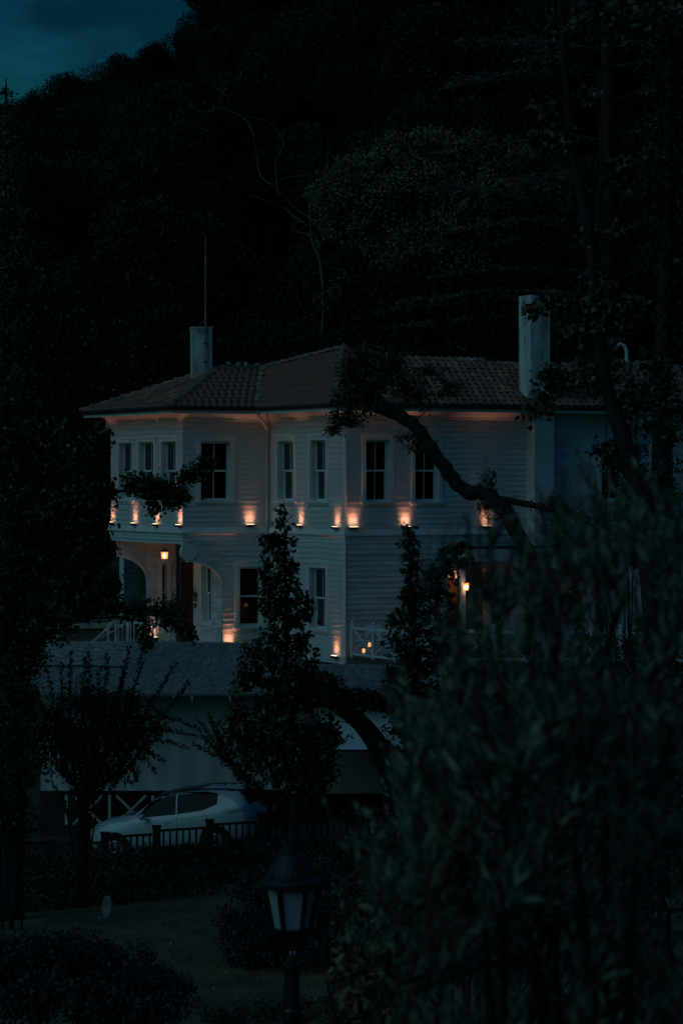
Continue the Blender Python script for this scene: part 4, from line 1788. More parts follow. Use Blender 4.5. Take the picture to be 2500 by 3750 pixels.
def build_car(name, label, paint, loc, yaw, pitch):
    root = thing(name, label, 'car', loc)
    # stations: x, z_bottom, w_bottom, z_mid, w_mid, z_belt, w_belt, z_top, w_top
    S = [
        (0.00, .42, .50, .55, .58, .72, .52, .74, .30),
        (0.06, .28, .66, .55, .76, .84, .70, .90, .42),
        (0.30, .22, .80, .58, .87, .92, .78, 1.00, .50),
        (0.70, .20, .84, .62, .90, .96, .80, 1.05, .56),
        (1.05, .20, .85, .64, .90, .98, .82, 1.08, .60),
        (1.22, .20, .85, .64, .89, .99, .82, 1.13, .62),
        (1.50, .20, .85, .64, .88, 1.00, .82, 1.32, .60),
        (1.80, .20, .85, .64, .88, .99, .82, 1.51, .61),
        (2.10, .20, .85, .64, .88, 1.00, .82, 1.575, .61),
        (2.60, .20, .85, .64, .88, 1.02, .82, 1.595, .60),
        (3.05, .20, .86, .66, .90, 1.06, .84, 1.585, .59),
        (3.40, .20, .86, .68, .92, 1.09, .86, 1.56, .57),
        (3.66, .22, .84, .68, .91, 1.10, .85, 1.52, .54),
        (3.88, .26, .82, .68, .89, 1.10, .84, 1.46, .54),
        (4.03, .30, .78, .66, .86, 1.06, .82, 1.20, .58),
        (4.13, .40, .60, .60, .68, .84, .60, .88, .40),
    ]
    mb = MB()
    K = None
    for (x, zb, wb, zm, wm, zl, wl_, zt, wt) in S:
        half = [(0, zb), (wb * .6, zb), (wb, zb + .05), (wm, zm), (wl_ + .02, zl - .06), (wl_, zl), (wl_ * .45 + wt * .55, zl + (zt - zl) * .62), (wt, zt - .035 if zt > 1.15 else zt - .01), (wt * .55, zt), (0, zt + .008)]
        full = half + [(-a, b) for a, b in half[-2:0:-1]]
        K = len(full)
        for a, b in full:
            mb.v.append((x - 2.06, a, b))
    n = len(S)
    for i in range(n - 1):
        for j in range(K):
            j2 = (j + 1) % K
            mb.f.append((i * K + j, i * K + j2, (i + 1) * K + j2, (i + 1) * K + j))
    mb.f.append(tuple(range(K))[::-1])
    mb.f.append(tuple((n - 1) * K + j for j in range(K)))
    me = bpy.data.meshes.new('body')
    me.from_pydata(mb.v, [], mb.f)
    me.polygons.foreach_set('use_smooth', [True] * len(me.polygons))
    me.materials.append(paint)
    body = bpy.data.objects.new('body', me)
    link(body)
    md = body.modifiers.new('s', 'SUBSURF')
    md.levels = md.render_levels = 2
    dg = bpy.context.evaluated_depsgraph_get()
    ev = body.evaluated_get(dg).to_mesh()
    vs = [v.co.copy() for v in ev.vertices]
    fs = [tuple(p.vertices) for p in ev.polygons]
    bvh = BVHTree.FromPolygons(vs, fs)
    body.parent = root

    def part(name, verts, faces_, m_, smooth=True, par=None):
        me = bpy.data.meshes.new(name)
        me.from_pydata([tuple(v) for v in verts], [], faces_)
        if smooth:
            me.polygons.foreach_set('use_smooth', [True] * len(me.polygons))
        me.materials.append(m_)
        o = bpy.data.objects.new(name, me)
        o.parent = par or root
        link(o)
        return o

    def panel(name, fn, nu, nv, direction, start, m_, off=.006):
        """fn(s, t) -> point on a plane ahead of the body, cast along direction onto the body"""
        vv = []
        D = Vector(direction)
        for j in range(nv + 1):
            for i in range(nu + 1):
                o = Vector(fn(i / nu, j / nv))
                h = bvh.ray_cast(o, D)
                if h[0] is None:
                    h = bvh.find_nearest(o)
                vv.append(h[0] + h[1] * off if h[1].dot(D) < 0 else h[0] - h[1] * off)
        ff = [(j * (nu + 1) + i, j * (nu + 1) + i + 1, (j + 1) * (nu + 1) + i + 1, (j + 1) * (nu + 1) + i) for j in range(nv) for i in range(nu)]
        return part(name, vv, ff, m_)
    gl = mat('dark_car_glass', (.006, .008, .009), .12, spec=.12)
    blk = mat('car_black_plastic', (.012, .012, .013), .45)
    lamp = mat('car_lamp_lens', (.35, .37, .38), .1, spec=.8)
    tail = mat('tail_lamp_lens', (.12, .015, .012), .15, spec=.8)
    rub = mat('tyre_rubber', (.015, .015, .015), .8)
    alloy = mat('alloy_rim', (.35, .36, .37), .35, metal=.7)
    for sgn in (-1, 1):
        for (xa, xb_, nme) in ((1.33, 2.30, 'side_window'), (2.335, 3.34, 'side_window')):
            def fn(s, t, xa=xa, xb_=xb_):
                x = xa + (xb_ - xa) * s
                lo = np.interp(x, [1.3, 2.3, 3.0, 3.34], [1.03, 1.05, 1.10, 1.22])
                hi = np.interp(x, [1.3, 1.62, 2.0, 2.6, 3.05, 3.34], [1.05, 1.35, 1.495, 1.525, 1.51, 1.45])
                return (x - 2.06, sgn * 2, lo + (hi - lo) * t)
            panel(nme, fn, 16, 6, (0, -sgn, 0), None, gl)
        # door seams
        for xs_ in (2.32, 3.1):
            panel('door_seam', lambda s, t: (xs_ - 2.06 + .006 * s - .35 * max(0, t - .75) * (xs_ > 3), sgn * 2, .34 + t * .73), 1, 12, (0, -sgn, 0), None, blk, .003)
        panel('door_handle', lambda s, t: (2.02 - 2.06 + .17 * s, sgn * 2, .86 + .028 * t), 4, 1, (0, -sgn, 0), None, lamp, .02)
        panel('sill_trim', lambda s, t: (.55 - 2.06 + 2.9 * s, sgn * 2, .24 + .10 * t), 20, 2, (0, -sgn, 0), None, blk, .012)
        panel('tail_lamp', lambda s, t: (3.62 - 2.06 + .42 * s, sgn * 2, .99 + .04 * s + (.10 - .02 * s) * t * (.3 + .7 * s)), 8, 3, (0, -sgn, 0), None, lamp, .018)
        panel('headlamp', lambda s, t: (.08 - 2.06 + .4 * s, sgn * 2, .80 + .06 * s + .07 * t), 6, 3, (0, -sgn, 0), None, lamp, .01)
        # arches and wheels
        for xw in (.72, 3.25):
            a = MB()
            a.prism([(xw - 2.06 + .39 * math.cos(q), sgn * .925, .36 + .39 * math.sin(q)) for q in np.linspace(-.45, math.pi + .45, 22)], (0, -sgn * .1, 0))
            part('wheel_arch', a.v, a.f, blk, False)
            for rr, ww, mm, nm in ((.335, .935, rub, 'wheel'), (.22, .945, alloy, 'rim')):
                a = MB()
                nseg = 24
                for yy, r_ in ((.72, rr), (ww - .01, rr), (ww, rr * .93), (ww, rr * .35), (ww - .03, 0.02)):
                    for q in range(nseg):
                        an = 2 * math.pi * q / nseg
                        a.v.append((xw - 2.06 + r_ * math.cos(an), sgn * yy, .335 + r_ * math.sin(an)))
                a.f = [(i * nseg + j, i * nseg + (j + 1) % nseg, (i + 1) * nseg + (j + 1) % nseg, (i + 1) * nseg + j) for i in range(4) for j in range(nseg)]
                part(nm, a.v, a.f, mm, False)
        a = MB()
        a.lathe((1.52 - 2.06, sgn * .99, 1.06), [(.02, -.07), (.075, -.055), (.095, 0), (.085, .05), (.03, .075)], 12)
        mv = [((x - (1.52 - 2.06)) * .75 + 1.52 - 2.06, (y - sgn * .99) * 1.15 + sgn * .99, z) for x, y, z in a.v]
        mi = part('mirror', mv, a.f, paint)
        a = MB()
        a.tube([(1.50 - 2.06, sgn * .82, 1.03), (1.52 - 2.06, sgn * .92, 1.04)], .025, 6)
        part('mirror_stalk', a.v, a.f, blk, par=mi)
    panel('windscreen', lambda s, t: (-3.2, (-.60 + 1.20 * s) * (1 - .10 * t), 1.125 + .345 * t), 14, 8, (1, 0, 0), None, gl)
    panel('rear_window', lambda s, t: (3.2, (-.52 + 1.04 * s) * (1 - .06 * t), 1.13 + .29 * t), 12, 6, (-1, 0, 0), None, gl)
    panel('sunroof', lambda s, t: (-.33 + 1.12 * t, -.56 + 1.12 * s, 3), 10, 8, (0, 0, -1), None, mat('sunroof_glass', (.012, .014, .014), .12), .022)
    panel('cowl_vent', lambda s, t: (-3.2, -.66 + 1.32 * s, 1.082 + .04 * t), 12, 1, (1, 0, 0), None, blk, .01)
    for sgn in (-1, 1):
        a = MB()
        rl = [(x - 2.06, sgn * yy, z) for x, yy, z in ((1.80, .56, 1.47), (1.98, .57, 1.535), (2.5, .57, 1.575), (3.1, .56, 1.565), (3.55, .54, 1.525), (3.68, .53, 1.49))]
        a.tube(rl, .018, 6)
        part('roof_rail', a.v, a.f, blk)
    a = MB()
    a.obox((3.55 - 2.06, -.52, 1.530), (.42, 0, -.035), (0, 1.0, 0), (0, 0, .035))
    part('roof_spoiler', a.v, a.f, paint, False)
    a = MB()
    a.lathe((3.30 - 2.06, 0, 1.55), [(.035, 0), (.02, .06), (.006, .07), (.003, .22)], 8)
    part('roof_aerial', a.v, a.f, blk)
    a = MB()
    a.obox((-2.10, -.35, .34), (.05, 0, 0), (0, .7, 0), (0, 0, .18))
    part('grille', a.v, a.f, blk, False)
    a = MB()
    a.obox((2.065, -.26, .72), (.02, 0, 0), (0, .52, 0), (0, 0, .11))
    part('number_plate', a.v, a.f, PLASTER, False)
    root.rotation_euler = (0, -pitch, yaw)
    return root


PAINT = mat('silver_car_paint', (.50, .56, .58), .28, metal=.0, coat=.9)
cx_, cy_ = P(668, 0, 57.6).x, 57.6
build_car('parked_car', 'silver compact hatchback with dark sunroof parked behind the picket fence', PAINT, (cx_, cy_, ground(cx_, cy_) + .03), R(-16), R(6.2))


# ------------------------------------------------------------------ picket fence in front of the car
fn_ = thing('picket_fence', 'dark stepped picket fence along the road before the silver car', 'fence', (P(640, 0, 55.4).x, 55.4, -9))
FYv = 55.35
posts = [(-10, 3090), (180, 3082), (385, 3052), (574, 3028), (768, 3006), (962, 2982), (1150, 2990), (1340, 2975)]
for k, (u, v) in enumerate(posts):
    p = P(u, v, FYv)
    m = MB()
    w = .085 if k != 5 else .12
    m.box((p.x - w, FYv - w, ground(p.x, FYv) - .2), (p.x + w, FYv + w, p.z))
    m.box((p.x - w - .02, FYv - w - .02, p.z), (p.x + w + .02, FYv + w + .02, p.z + .03))
    m.build('post', GUNMETAL, fn_)
    if k < len(posts) - 1:
        u2, v2 = posts[k + 1]
        vt = v + 10 if k < 5 else v + 14
        vt2 = vt - 10
        a, b = P(u + 14, vt, FYv), P(u2 - 14, vt2, FYv)
        for dz in (0, -.62):
            m = MB()
            m.obox(a + Vector((0, -.03, dz - .05)), b - a, (0, .06, 0), (0, 0, .055))
            m.build('rail', GUNMETAL, fn_)
        nb_ = 7
        for i in range(nb_):
            t = (i + .5) / nb_
            q = a.lerp(b, t)
            m = MB()
            m.obox(q + Vector((-.022, -.02, -.64)), (.044, 0, 0), (0, .04, 0), (0, 0, .59))
            m.build('picket', GUNMETAL, fn_)

# ------------------------------------------------------------------ street lantern
LYv = 21.0
lc = P(1068, 3320, LYv)
mpx = LYv / F
lamp = thing('street_lantern', 'unlit street lantern with frosted panes on a dark post', 'street lantern', (lc.x, lc.y, ground(lc.x, lc.y)))
zz = lambda v: -(v - CV) / F * LYv
m = MB()
gz = ground(lc.x, lc.y)
m.lathe((lc.x, lc.y, 0), [(.16, gz), (.16, gz + .5), (.11, gz + .6), (.075, gz + .8), (.072, zz(3740)), (.085, zz(3735)), (.085, zz(3700)), (.070, zz(3690)), (.066, zz(3560)), (.088, zz(3552)), (.088, zz(3530)), (.05, zz(3520)), (.045, zz(3500))], 14)
m.build('post', BLACK, lamp, smooth=False)
m = MB()
m.lathe((lc.x, lc.y, 0), [(.045, zz(3500)), (.05, zz(3480)), (.10, zz(3440)), (.155, zz(3415)), (.165, zz(3400)), (.14, zz(3396))], 12)
m.build('gallery', BLACK, lamp)
for s in (-1, 1):
    m = MB()
    m.lathe((lc.x + s * .017 + .008, lc.y - .075, zz(3495)), [(.006, 0), (.008, .03), (.004, .045)], 6)
    m.build('rivet', mat('bright_metal', (.6, .62, .62), .3, metal=.5), lamp)
ph = math.pi / 2 * 3 - math.pi / 6 + .06
hexa = [(ph + k * math.pi / 3) for k in range(6)]
rt, rbm = .232, .158
zt, zb = zz(3244), zz(3398)
FROST = mat('frosted_lantern_pane', (.42, .43, .43), .35, .12, 4)
for k in range(6):
    q0, q1 = hexa[k], hexa[(k + 1) % 6]
    m = MB()

    def hp_(q, r_, z, s=1.0):
        return Vector((lc.x + r_ * s * math.cos(q), lc.y + r_ * s * math.sin(q), z))
    a, b, c, d = hp_(q0, rbm, zb), hp_(q1, rbm, zb), hp_(q1, rt, zt), hp_(q0, rt, zt)
    e = (b - a) * .04
    e2 = (c - d) * .04
    cen = Vector((lc.x, lc.y, 0))
    inn = (cen - (a + b) / 2)
    inn.z = 0
    inn = inn.normalized() * .006
    m.prism([a + e + inn, b - e + inn, c - e2 + inn, d + e2 + inn], inn)
    m.build('pane', FROST, lamp)
    m = MB()
    m.tube([hp_(q0, rbm, zb), hp_(q0, rt, zt)], [.020, .026], 6)
    m.build('glazing_bar', BLACK, lamp)
m = MB()
m.lathe((lc.x, lc.y, 0), [(rt + .01, zt - .012), (.262, zt - .004), (.275, zz(3228)), (.25, zz(3216)), (.215, zz(3205)), (.205, zz(3190)), (.165, zz(3160)), (.125, zz(3130)), (.09, zz(3122)), (.088, zz(3085)), (.095, zz(3080)), (.08, zz(3076)), (.035, zz(3068)), (.03, zz(3055)), (.012, zz(3050))], 24)
m.build('roof', mat('painted_lantern_roof', (.010, .015, .016), .6), lamp, smooth=False)
for k in range(8):
    q = k * math.pi / 4
    m = MB()
    a = Vector((lc.x + .235 * math.cos(q), lc.y + .235 * math.sin(q), zz(3212)))
    m.prism([a + Vector((-.018, 0, 0)), a + Vector((.018, 0, 0)), a + Vector((.012, 0, .03)), a + Vector((0, 0, .045)), a + Vector((-.012, 0, .03))], (0, .01, 0))
    m.build('cresting', BLACK, lamp)
for k in range(5):
    q = k * 2 * math.pi / 5 + .3
    m = MB()
    a = Vector((lc.x + .06 * math.cos(q), lc.y + .06 * math.sin(q), zz(3072)))
    m.tube([a, a + Vector((.02 * math.cos(q), .02 * math.sin(q), .04)), a + Vector((.035 * math.cos(q), .035 * math.sin(q), .05))], [.012, .01, .006], 5)
    m.build('finial_leaf', BLACK, lamp)

# made-up stand-in for a blurred pale leaf, set upright on the lawn
p = P(391, 3322, 49.4)
m = MB()
wv, hv = .112, .235
outl = [(-.6, -.75), (-1, 0.0), (-.55, .8), (0, 1), (.55, .95), (.9, .4), (.8, -.3), (.1, -1), (-.2, -1.05)]
m.prism([(p.x + a * wv, 49.4, p.z + b * hv) for a, b in outl], (0, .03, 0))
g_ = ground(p.x, 49.4)
mk = m.build('leaf_stand_in', mat('pale_leaf_shape', (.32, .34, .33), .7, .3, 8), None)
tag(mk, 'small pale upright stand-in for a blurred leaf on the lawn', 'marker')
st = MB()
st.tube([(p.x, 49.42, min(g_, p.z - hv - .05)), (p.x, 49.42, p.z - hv + .02)], .01, 5)
st.build('stake', BLACK, mk)  # added support that holds the leaf shape up

# ------------------------------------------------------------------ grass
NG = 16000
gx, gy = rng.uniform(-8, 3, NG), rng.uniform(40, 50.5, NG)
pts = np.array([(x, y, ground(x, y) + .03) for x, y in zip(gx, gy)])
dirs = np.stack([rng.normal(0, .4, NG), rng.normal(0, .4, NG), np.ones(NG)], 1)
tag(leaf_object('grass', pts, dirs, rng.uniform(.03, .08, NG), .012, 'lance', GRASS), 'short lawn grass', None, kind='stuff')

# ------------------------------------------------------------------ vegetation: helpers for bushes


def bush(name, label, blobs, n_tw, lmat, leaf, shape, per=14, base=None, group=None, spread=.06, cat='shrub', ratio=.55, droop=.1, up=.15, stems=6, limbs=24, **kw):
    b = blobs[0]
    if base is None:
        c = P(b[0], b[1], b[2])
        base = Vector((c.x, c.y, ground(c.x, c.y)))
    trunks = []
    for k in range(stems):
        bb = blobs[k % len(blobs)]
        c = P(bb[0], bb[1], bb[2])
        q0 = Vector((base.x + random.uniform(-.15, .15) + (c.x - base.x) * .5, base.y + random.uniform(-.1, .1), 0))
        q0.z = ground(q0.x, q0.y) - .05 if base.y < 62 else base.z
        c2_ = c + Vector((random.uniform(-.2, .2), random.uniform(-.2, .2), 0))
        trunks.append([(q0, .03), (q0.lerp(c2_, .5) + Vector((0, 0, .1)), .02), (c2_, .01)])
    tg = blob_points(blobs, n_tw)
    if base.y < 62:
        for t in tg:
            g = ground(t[0], t[1]) + .05
            if t[2] < g:
                t[2] = g + random.uniform(0, .2)
    return plant(name, label, cat, base, trunks, tg, lmat, leaf, shape, per=per, limbs=limbs, group=group, spread=spread, ratio=ratio, droop=droop, up=up, **kw)


# ------------------------------------------------------------------ hillside forest


def forest_variant(seed, n, col, w=3.0, h=3.4):
    """a crown in local coordinates, centred over (0,0), base of trunk at z=0, about 8 m tall"""
    r2 = np.random.default_rng(seed)
    cl_, rr = [], []
    for k in range(15):
        a = r2.uniform(0, 2 * math.pi)
        t = r2.random()
        zc = 3.2 + t * 3.9
        rad = w * .62 * math.sin(math.pi * min(1, .25 + .72 * (1 - t)))
        cl_.append((rad * math.cos(a), rad * math.sin(a), zc))
        rr.append(r2.uniform(.8, 1.45) * w / 3)
    cl_, rr = np.array(cl_), np.array(rr)
    idx = r2.integers(0, len(cl_), n)
    d = r2.normal(size=(n, 3))
    d /= np.linalg.norm(d, axis=1)[:, None]
    pos = cl_[idx] + d * (rr[idx] * r2.random(n) ** .35)[:, None]
    dr = d * .7 + r2.normal(size=(n, 3)) * .6
    dr[:, 2] += .15
    return pos, dr, cl_


HV = []
for k in range(5):
    pos, dr, cl_ = forest_variant(30 + k, 22000, None)
    sh = ['ovate', 'diamond', 'ovate', 'diamond', 'fan'][k]
    me_o = leaf_object('crown', pos, dr, rng.uniform(.08, .20, len(pos)), rng.uniform(.05, .12, len(pos)), sh, LF_FOREST)
    tmb = MB()
    tmb.tube([(0, 0, -1.5), (.1, 0, 1.5), (-.05, .1, 4), (.1, 0, 6)], [.22, .17, .11, .04], 6)
    for c in cl_[:9]:
        tmb.tube([(0, 0, max(1.5, c[2] - 2)), tuple(c * np.array([.5, .5, 1]) + np.array([0, 0, -.6])), tuple(c)], [.08, .05, .02], 4)
    t_o = tmb.build('trunk', BARK)
    HV.append((me_o.data, t_o.data))
    bpy.data.objects.remove(me_o)
    bpy.data.objects.remove(t_o)


def hill_tree(x, y, s, k, label, group, lm=None, sz=1.0):
    r = thing('hill_tree', label, 'tree', (x, y, ground(x, y)), group)
    r.rotation_euler = (0, 0, random.uniform(0, 6.28))
    r.scale = (s, s, s * sz)
    for nm, me in (('trunk', HV[k][1]), ('crown', HV[k][0])):
        o = bpy.data.objects.new(nm, me)
        o.parent = r
        link(o)
    return r


# skyline trees, each placed so that its top reaches the skyline of the hill
def sky_v(u):
    u = u - 55 * sstep(430, 600, u)
    return interp(u, [-150, 0, 100, 200, 290, 370, 480, 590, 650, 700, 740, 800, 950, 1300], [430, 385, 345, 290, 265, 230, 200, 160, 100, 40, 5, -60, -120, -300])


for i, u in enumerate([-40, 45, 125, 205, 280, 355, 430, 500, 570, 640, 700, 760, 850, 950, 1060, 1180, 1300, 1420, 1540, 1660, 1780, 1900, 2020, 2140, 2260, 2380, 2500]):
    y = 138 + random.uniform(-6, 6)
    x = P(u, 0, y).x
    zt = P(u, max(sky_v(u), sky_v(u - 110) - 25) + random.uniform(-12, 14), y).z
    g = ground(x, y)
    s = max(.7, (zt - g) / 8.05)
    if 0 < i < 11:
        lab = 'dark skyline tree against the teal sky, ' + ['', 'leftmost, beside the spire tree', 'second from the left picture edge', 'third from the left picture edge', 'fourth from the left picture edge', 'fifth from the left picture edge',
                                                       'sixth, halfway up the sloping skyline', 'seventh up the sloping skyline', 'eighth up the sloping skyline', 'ninth, where the skyline steepens', 'tenth and highest of the row'][i]
    else:
        lab = 'dark tree on the high crest of the wooded hill'
    hill_tree(x, y, s, i % 5, lab, 'skyline trees on the hill')
for u, s_ in ((800, 1.0), (870, 1.1), (950, 1.25), (1030, 1.4), (1110, 1.6), (1190, 1.75), (1280, 1.8), (1380, 1.8)):
    hill_tree(P(u, 0, 146).x, 146, s_, u % 5, 'dark tree on the high crest of the wooded hill', 'skyline trees on the hill')
for u in range(20, 800, 65):
    x = P(u, 0, 146).x
    hill_tree(x, 146, max(.5, (P(u, max(sky_v(u), sky_v(u - 110)) + 55, 146).z - ground(x, 146)) / 8.05), u % 5, 'dark tree on the high crest of the wooded hill', 'skyline trees on the hill')
for k in range(26):
    u, y = 880 + 60 * k + random.uniform(-20, 20), random.uniform(131, 143)
    hill_tree(P(u, 0, y).x, y, 1.35, k % 5, 'dark tree in the unbroken black forest on the hillside', 'forest trees on the hillside')
cnt = 0
for row, y in enumerate([89, 95, 100.5, 106, 111.5, 117, 122.5, 128, 133.5]):
    half = 1350 / F * y
    n = int(2 * half / 4.2)
    for i in range(n + 1):
        x = -half + 2 * half * (i + .5 * (row % 2)) / n + random.uniform(-.9, .9)
        yy = y + random.uniform(-2, 2)
        s = random.uniform(.95, 1.35)
        # keep below the skyline
        u = CX + x / yy * F
        top = ground(x, yy) + 8 * s
        vt = CV - top / yy * F
        if vt < max(sky_v(u), sky_v(u - 150)) + 25:
            s = max(.4, (P(u, max(sky_v(u), sky_v(u - 150)) + 40, yy).z - ground(x, yy)) / 8.2)
            if s < .45:
                continue
        if vt < -500:
            continue
        hill_tree(x, yy, s, (i + row) % 5, 'dark tree in the unbroken black forest on the hillside', 'forest trees on the hillside')
        cnt += 1

# pale dome-shaped tree in the middle distance
yb = 86
blobs = [(1210, 720, yb, 110, 70), (1320, 640, yb, 130, 90), (1440, 590, yb, 130, 95), (1580, 550, yb, 130, 85), (1720, 560, yb, 140, 85), (1860, 600, yb, 140, 90), (1980, 680, yb, 130, 95), (1500, 700, yb, 230, 120), (1750, 720, yb, 240, 120), (1300, 800, yb, 150, 80), (1600, 850, yb, 230, 80), (1850, 800, yb, 150, 80), (1500, 930, yb, 190, 60), (1720, 960, yb, 170, 60)]
c = P(1600, 0, yb + .5)
gb = ground(c.x, c.y)
plant('dome_tree', 'broad pale green dome crowned tree above the roof', 'tree', (c.x, c.y, gb),
      [[((c.x, c.y, gb - .3), .2), ((c.x - .2, c.y, gb + 5), .16), (P(1600, 760, yb), .12)]] + [[(P(1600, 820, yb), .15), (P(b[0], b[1] + 20, yb), .04)] for b in blobs[:7]],
      blob_points(blobs, 2300, .3), LF_PALE, .12, 'ovate', per=24, limbs=60, spread=.16, up=.3, droop=0, lname='crown', ratio=.7)

for u_, y_, s_ in ((1190, 82.6, 1.35), (1590, 83.0, 1.45), (1350, 84.3, .95), (1520, 84.0, 1.0), (1680, 84.2, .95), (1850, 84.3, 1.0)):
    hill_tree(P(u_, 0, y_).x, y_, s_, int(u_) % 5, 'dark tree in the unbroken black forest on the hillside', 'forest trees on the hillside')
# bare pale branches left of it
bt = thing('bare_tree', 'bare pale branched dead tree on the dark hillside', 'tree', P(1170, 1100, 84))
gbz = ground(P(1170, 0, 84).x, 84)
bt.location.z = gbz


def px_tube(mb, lst, y, r0, r1, n=5):
    pp = smooth_path([(P(u, v, y + random.uniform(-.2, .2)), r0 + (r1 - r0) * i / (len(lst) - 1)) for i, (u, v) in enumerate(lst)], 4)
    mb.tube([p for p, _ in pp], [r for _, r in pp], n)


m = MB()
pp = [(Vector((P(1180, 0, 84).x, 84, gbz - .3)), .05), (P(1180, 1300, 84), .036), (P(1178, 1000, 84), .045), (P(1140, 870, 84), .04), (P(1135, 740, 84), .025)]
sp_ = smooth_path(pp)
m.tube([p for p, _ in sp_], [r for _, r in sp_], 6)
m.build('trunk', PALEBARK, bt, smooth=True)
for lst, r0 in (
        ([(1140, 840), (1110, 815), (1060, 780), (1030, 755), (960, 730), (910, 712)], .035),
        ([(1110, 815), (1080, 810), (1065, 780), (1040, 755)], .022),
        ([(1135, 740), (1160, 720), (1230, 690), (1290, 720), (1330, 690)], .022),
        ([(1135, 745), (1180, 715), (1195, 600), (1200, 580)], .018),
        ([(1000, 680), (960, 650), (945, 610), (930, 500), (900, 440), (830, 400), (765, 378)], .030),
        ([(930, 500), (900, 440), (860, 418), (800, 400), (745, 412), (700, 390), (698, 372)], .022),
        ([(1020, 720), (1010, 600), (1035, 540), (1030, 500), (990, 450), (900, 425)], .022),
        ([(1135, 800), (1080, 760), (1000, 680)], .035),
        ([(1000, 680), (1050, 650), (1120, 640), (1190, 600)], .02),
        ([(1178, 900), (1130, 860), (1085, 850), (1070, 840)], .05),
        ([(1178, 930), (1165, 890), (1150, 850)], .045)):
    m = MB()
    px_tube(m, lst, 84, r0, .006)
    m.build('branch', PALEBARK, bt, smooth=True)

# small leafy twig right of it, near the mast
bush('sapling', 'small pale leaved sapling behind the ridge of the corner roof', [(1230, 1040, 80, 45, 70), (1200, 1100, 80, 60, 60), (1260, 1000, 80, 30, 35)], 60, LF_PLANE, .16, 'ovate', per=5, stems=2, cat='tree',
     base=Vector((P(1215, 0, 80).x, 80, -5.1)))

# ------------------------------------------------------------------ trees left
Yl = 80
blobs = [(60, 900, Yl, 130, 120), (100, 1020, Yl, 190, 140), (160, 1150, Yl, 160, 110), (60, 1250, Yl, 200, 180), (220, 1260, Yl, 150, 120), (330, 1230, Yl, 110, 60), (390, 1200, Yl, 60, 45), (450, 1285, Yl, 60, 30),
         (380, 1340, Yl, 110, 70), (250, 1400, Yl, 190, 110), (60, 1480, Yl, 250, 150), (-40, 1100, Yl, 150, 400), (20, 700, Yl, 70, 90), (40, 790, Yl, 90, 80)]
c = P(60, 0, Yl)
gl_ = ground(c.x, c.y)
plant('feathery_tree', 'tall feathery dark tree behind the left end of the house', 'tree', (c.x, c.y, gl_),
      [[((c.x, c.y, gl_ - .3), .38), (P(60, 1600, Yl), .3), (P(80, 1100, Yl), .18), (P(40, 800, Yl), .07)]] + [[(P(70, 1300, Yl), .12), (P(b[0], b[1], Yl), .03)] for b in blobs[:10]],
      blob_points(blobs, 1900, .4), LF_DARK, .15, 'diamond', per=20, limbs=70, spread=.16, up=.35, droop=0, lname='crown', ratio=.42)
Ys = 57
blobs = [(25, 345, Ys, 14, 30), (30, 420, Ys, 26, 50), (35, 520, Ys, 40, 60), (25, 640, Ys, 60, 70), (35, 760, Ys, 85, 80), (0, 900, Ys, 110, 120), (60, 1020, Ys, 110, 90), (0, 1180, Ys, 150, 140), (20, 1380, Ys, 140, 120)]
c = P(20, 0, Ys)
plant('spire_tree', 'thin spire topped tree at the left picture edge reaching the sky', 'tree', (c.x, c.y, ground(c.x, c.y)),
      [[((c.x, c.y, ground(c.x, c.y) - .2), .25), (P(10, 1000, Ys), .14), (P(22, 600, Ys), .08), (P(24, 285, Ys), .012)]],
      blob_points(blobs, 700, .5), LF_GROUND, .11, 'ovate', per=11, limbs=50, spread=.08, up=.3, droop=0, lname='crown', ratio=.5, bark=BARK)

# ginkgo in front of the house's left end
Yg = 50.0
gk = [(90, 1640, Yg, 260, 130), (200, 1820, Yg, 230, 150), (60, 1950, Yg, 320, 220), (300, 1700, Yg, 110, 90), (330, 1900, Yg, 110, 120), (300, 2080, Yg, 150, 140), (100, 2200, Yg, 300, 200), (290, 2170, Yg, 100, 60), (60, 2400, Yg, 150, 120),
      (370, 1600, Yg, 60, 60), (380, 2000, Yg, 60, 60), (400, 2140, Yg, 55, 60), (370, 1790, Yg, 50, 60), (110, 2290, Yg, 110, 60), (40, 2550, Yg, 110, 160), (-60, 1500, Yg, 200, 200)]
br1 = [(500, 1765, Yg, 55, 45), (560, 1760, Yg, 60, 38), (600, 1790, Yg, 55, 50), (640, 1800, Yg, 50, 45), (690, 1740, Yg, 50, 28), (740, 1715, Yg, 45, 26), (775, 1685, Yg, 30, 32), (565, 1850, Yg, 24, 45), (640, 1850, Yg, 35, 30), (660, 1815, Yg, 30, 40), (540, 1810, Yg, 50, 25)]
br2 = [(410, 2215, Yg, 60, 35), (480, 2235, Yg, 60, 45), (540, 2215, Yg, 65, 45), (600, 2230, Yg, 50, 35), (640, 2250, Yg, 35, 40), (520, 2290, Yg, 40, 50), (545, 2340, Yg, 28, 50), (620, 2275, Yg, 60, 28), (690, 2310, Yg, 50, 22), (620, 2200, Yg, 40, 20), (720, 2350, Yg, 20, 25), (660, 2195, Yg, 25, 18)]
c = P(40, 0, Yg)
gz_ = ground(c.x, c.y)
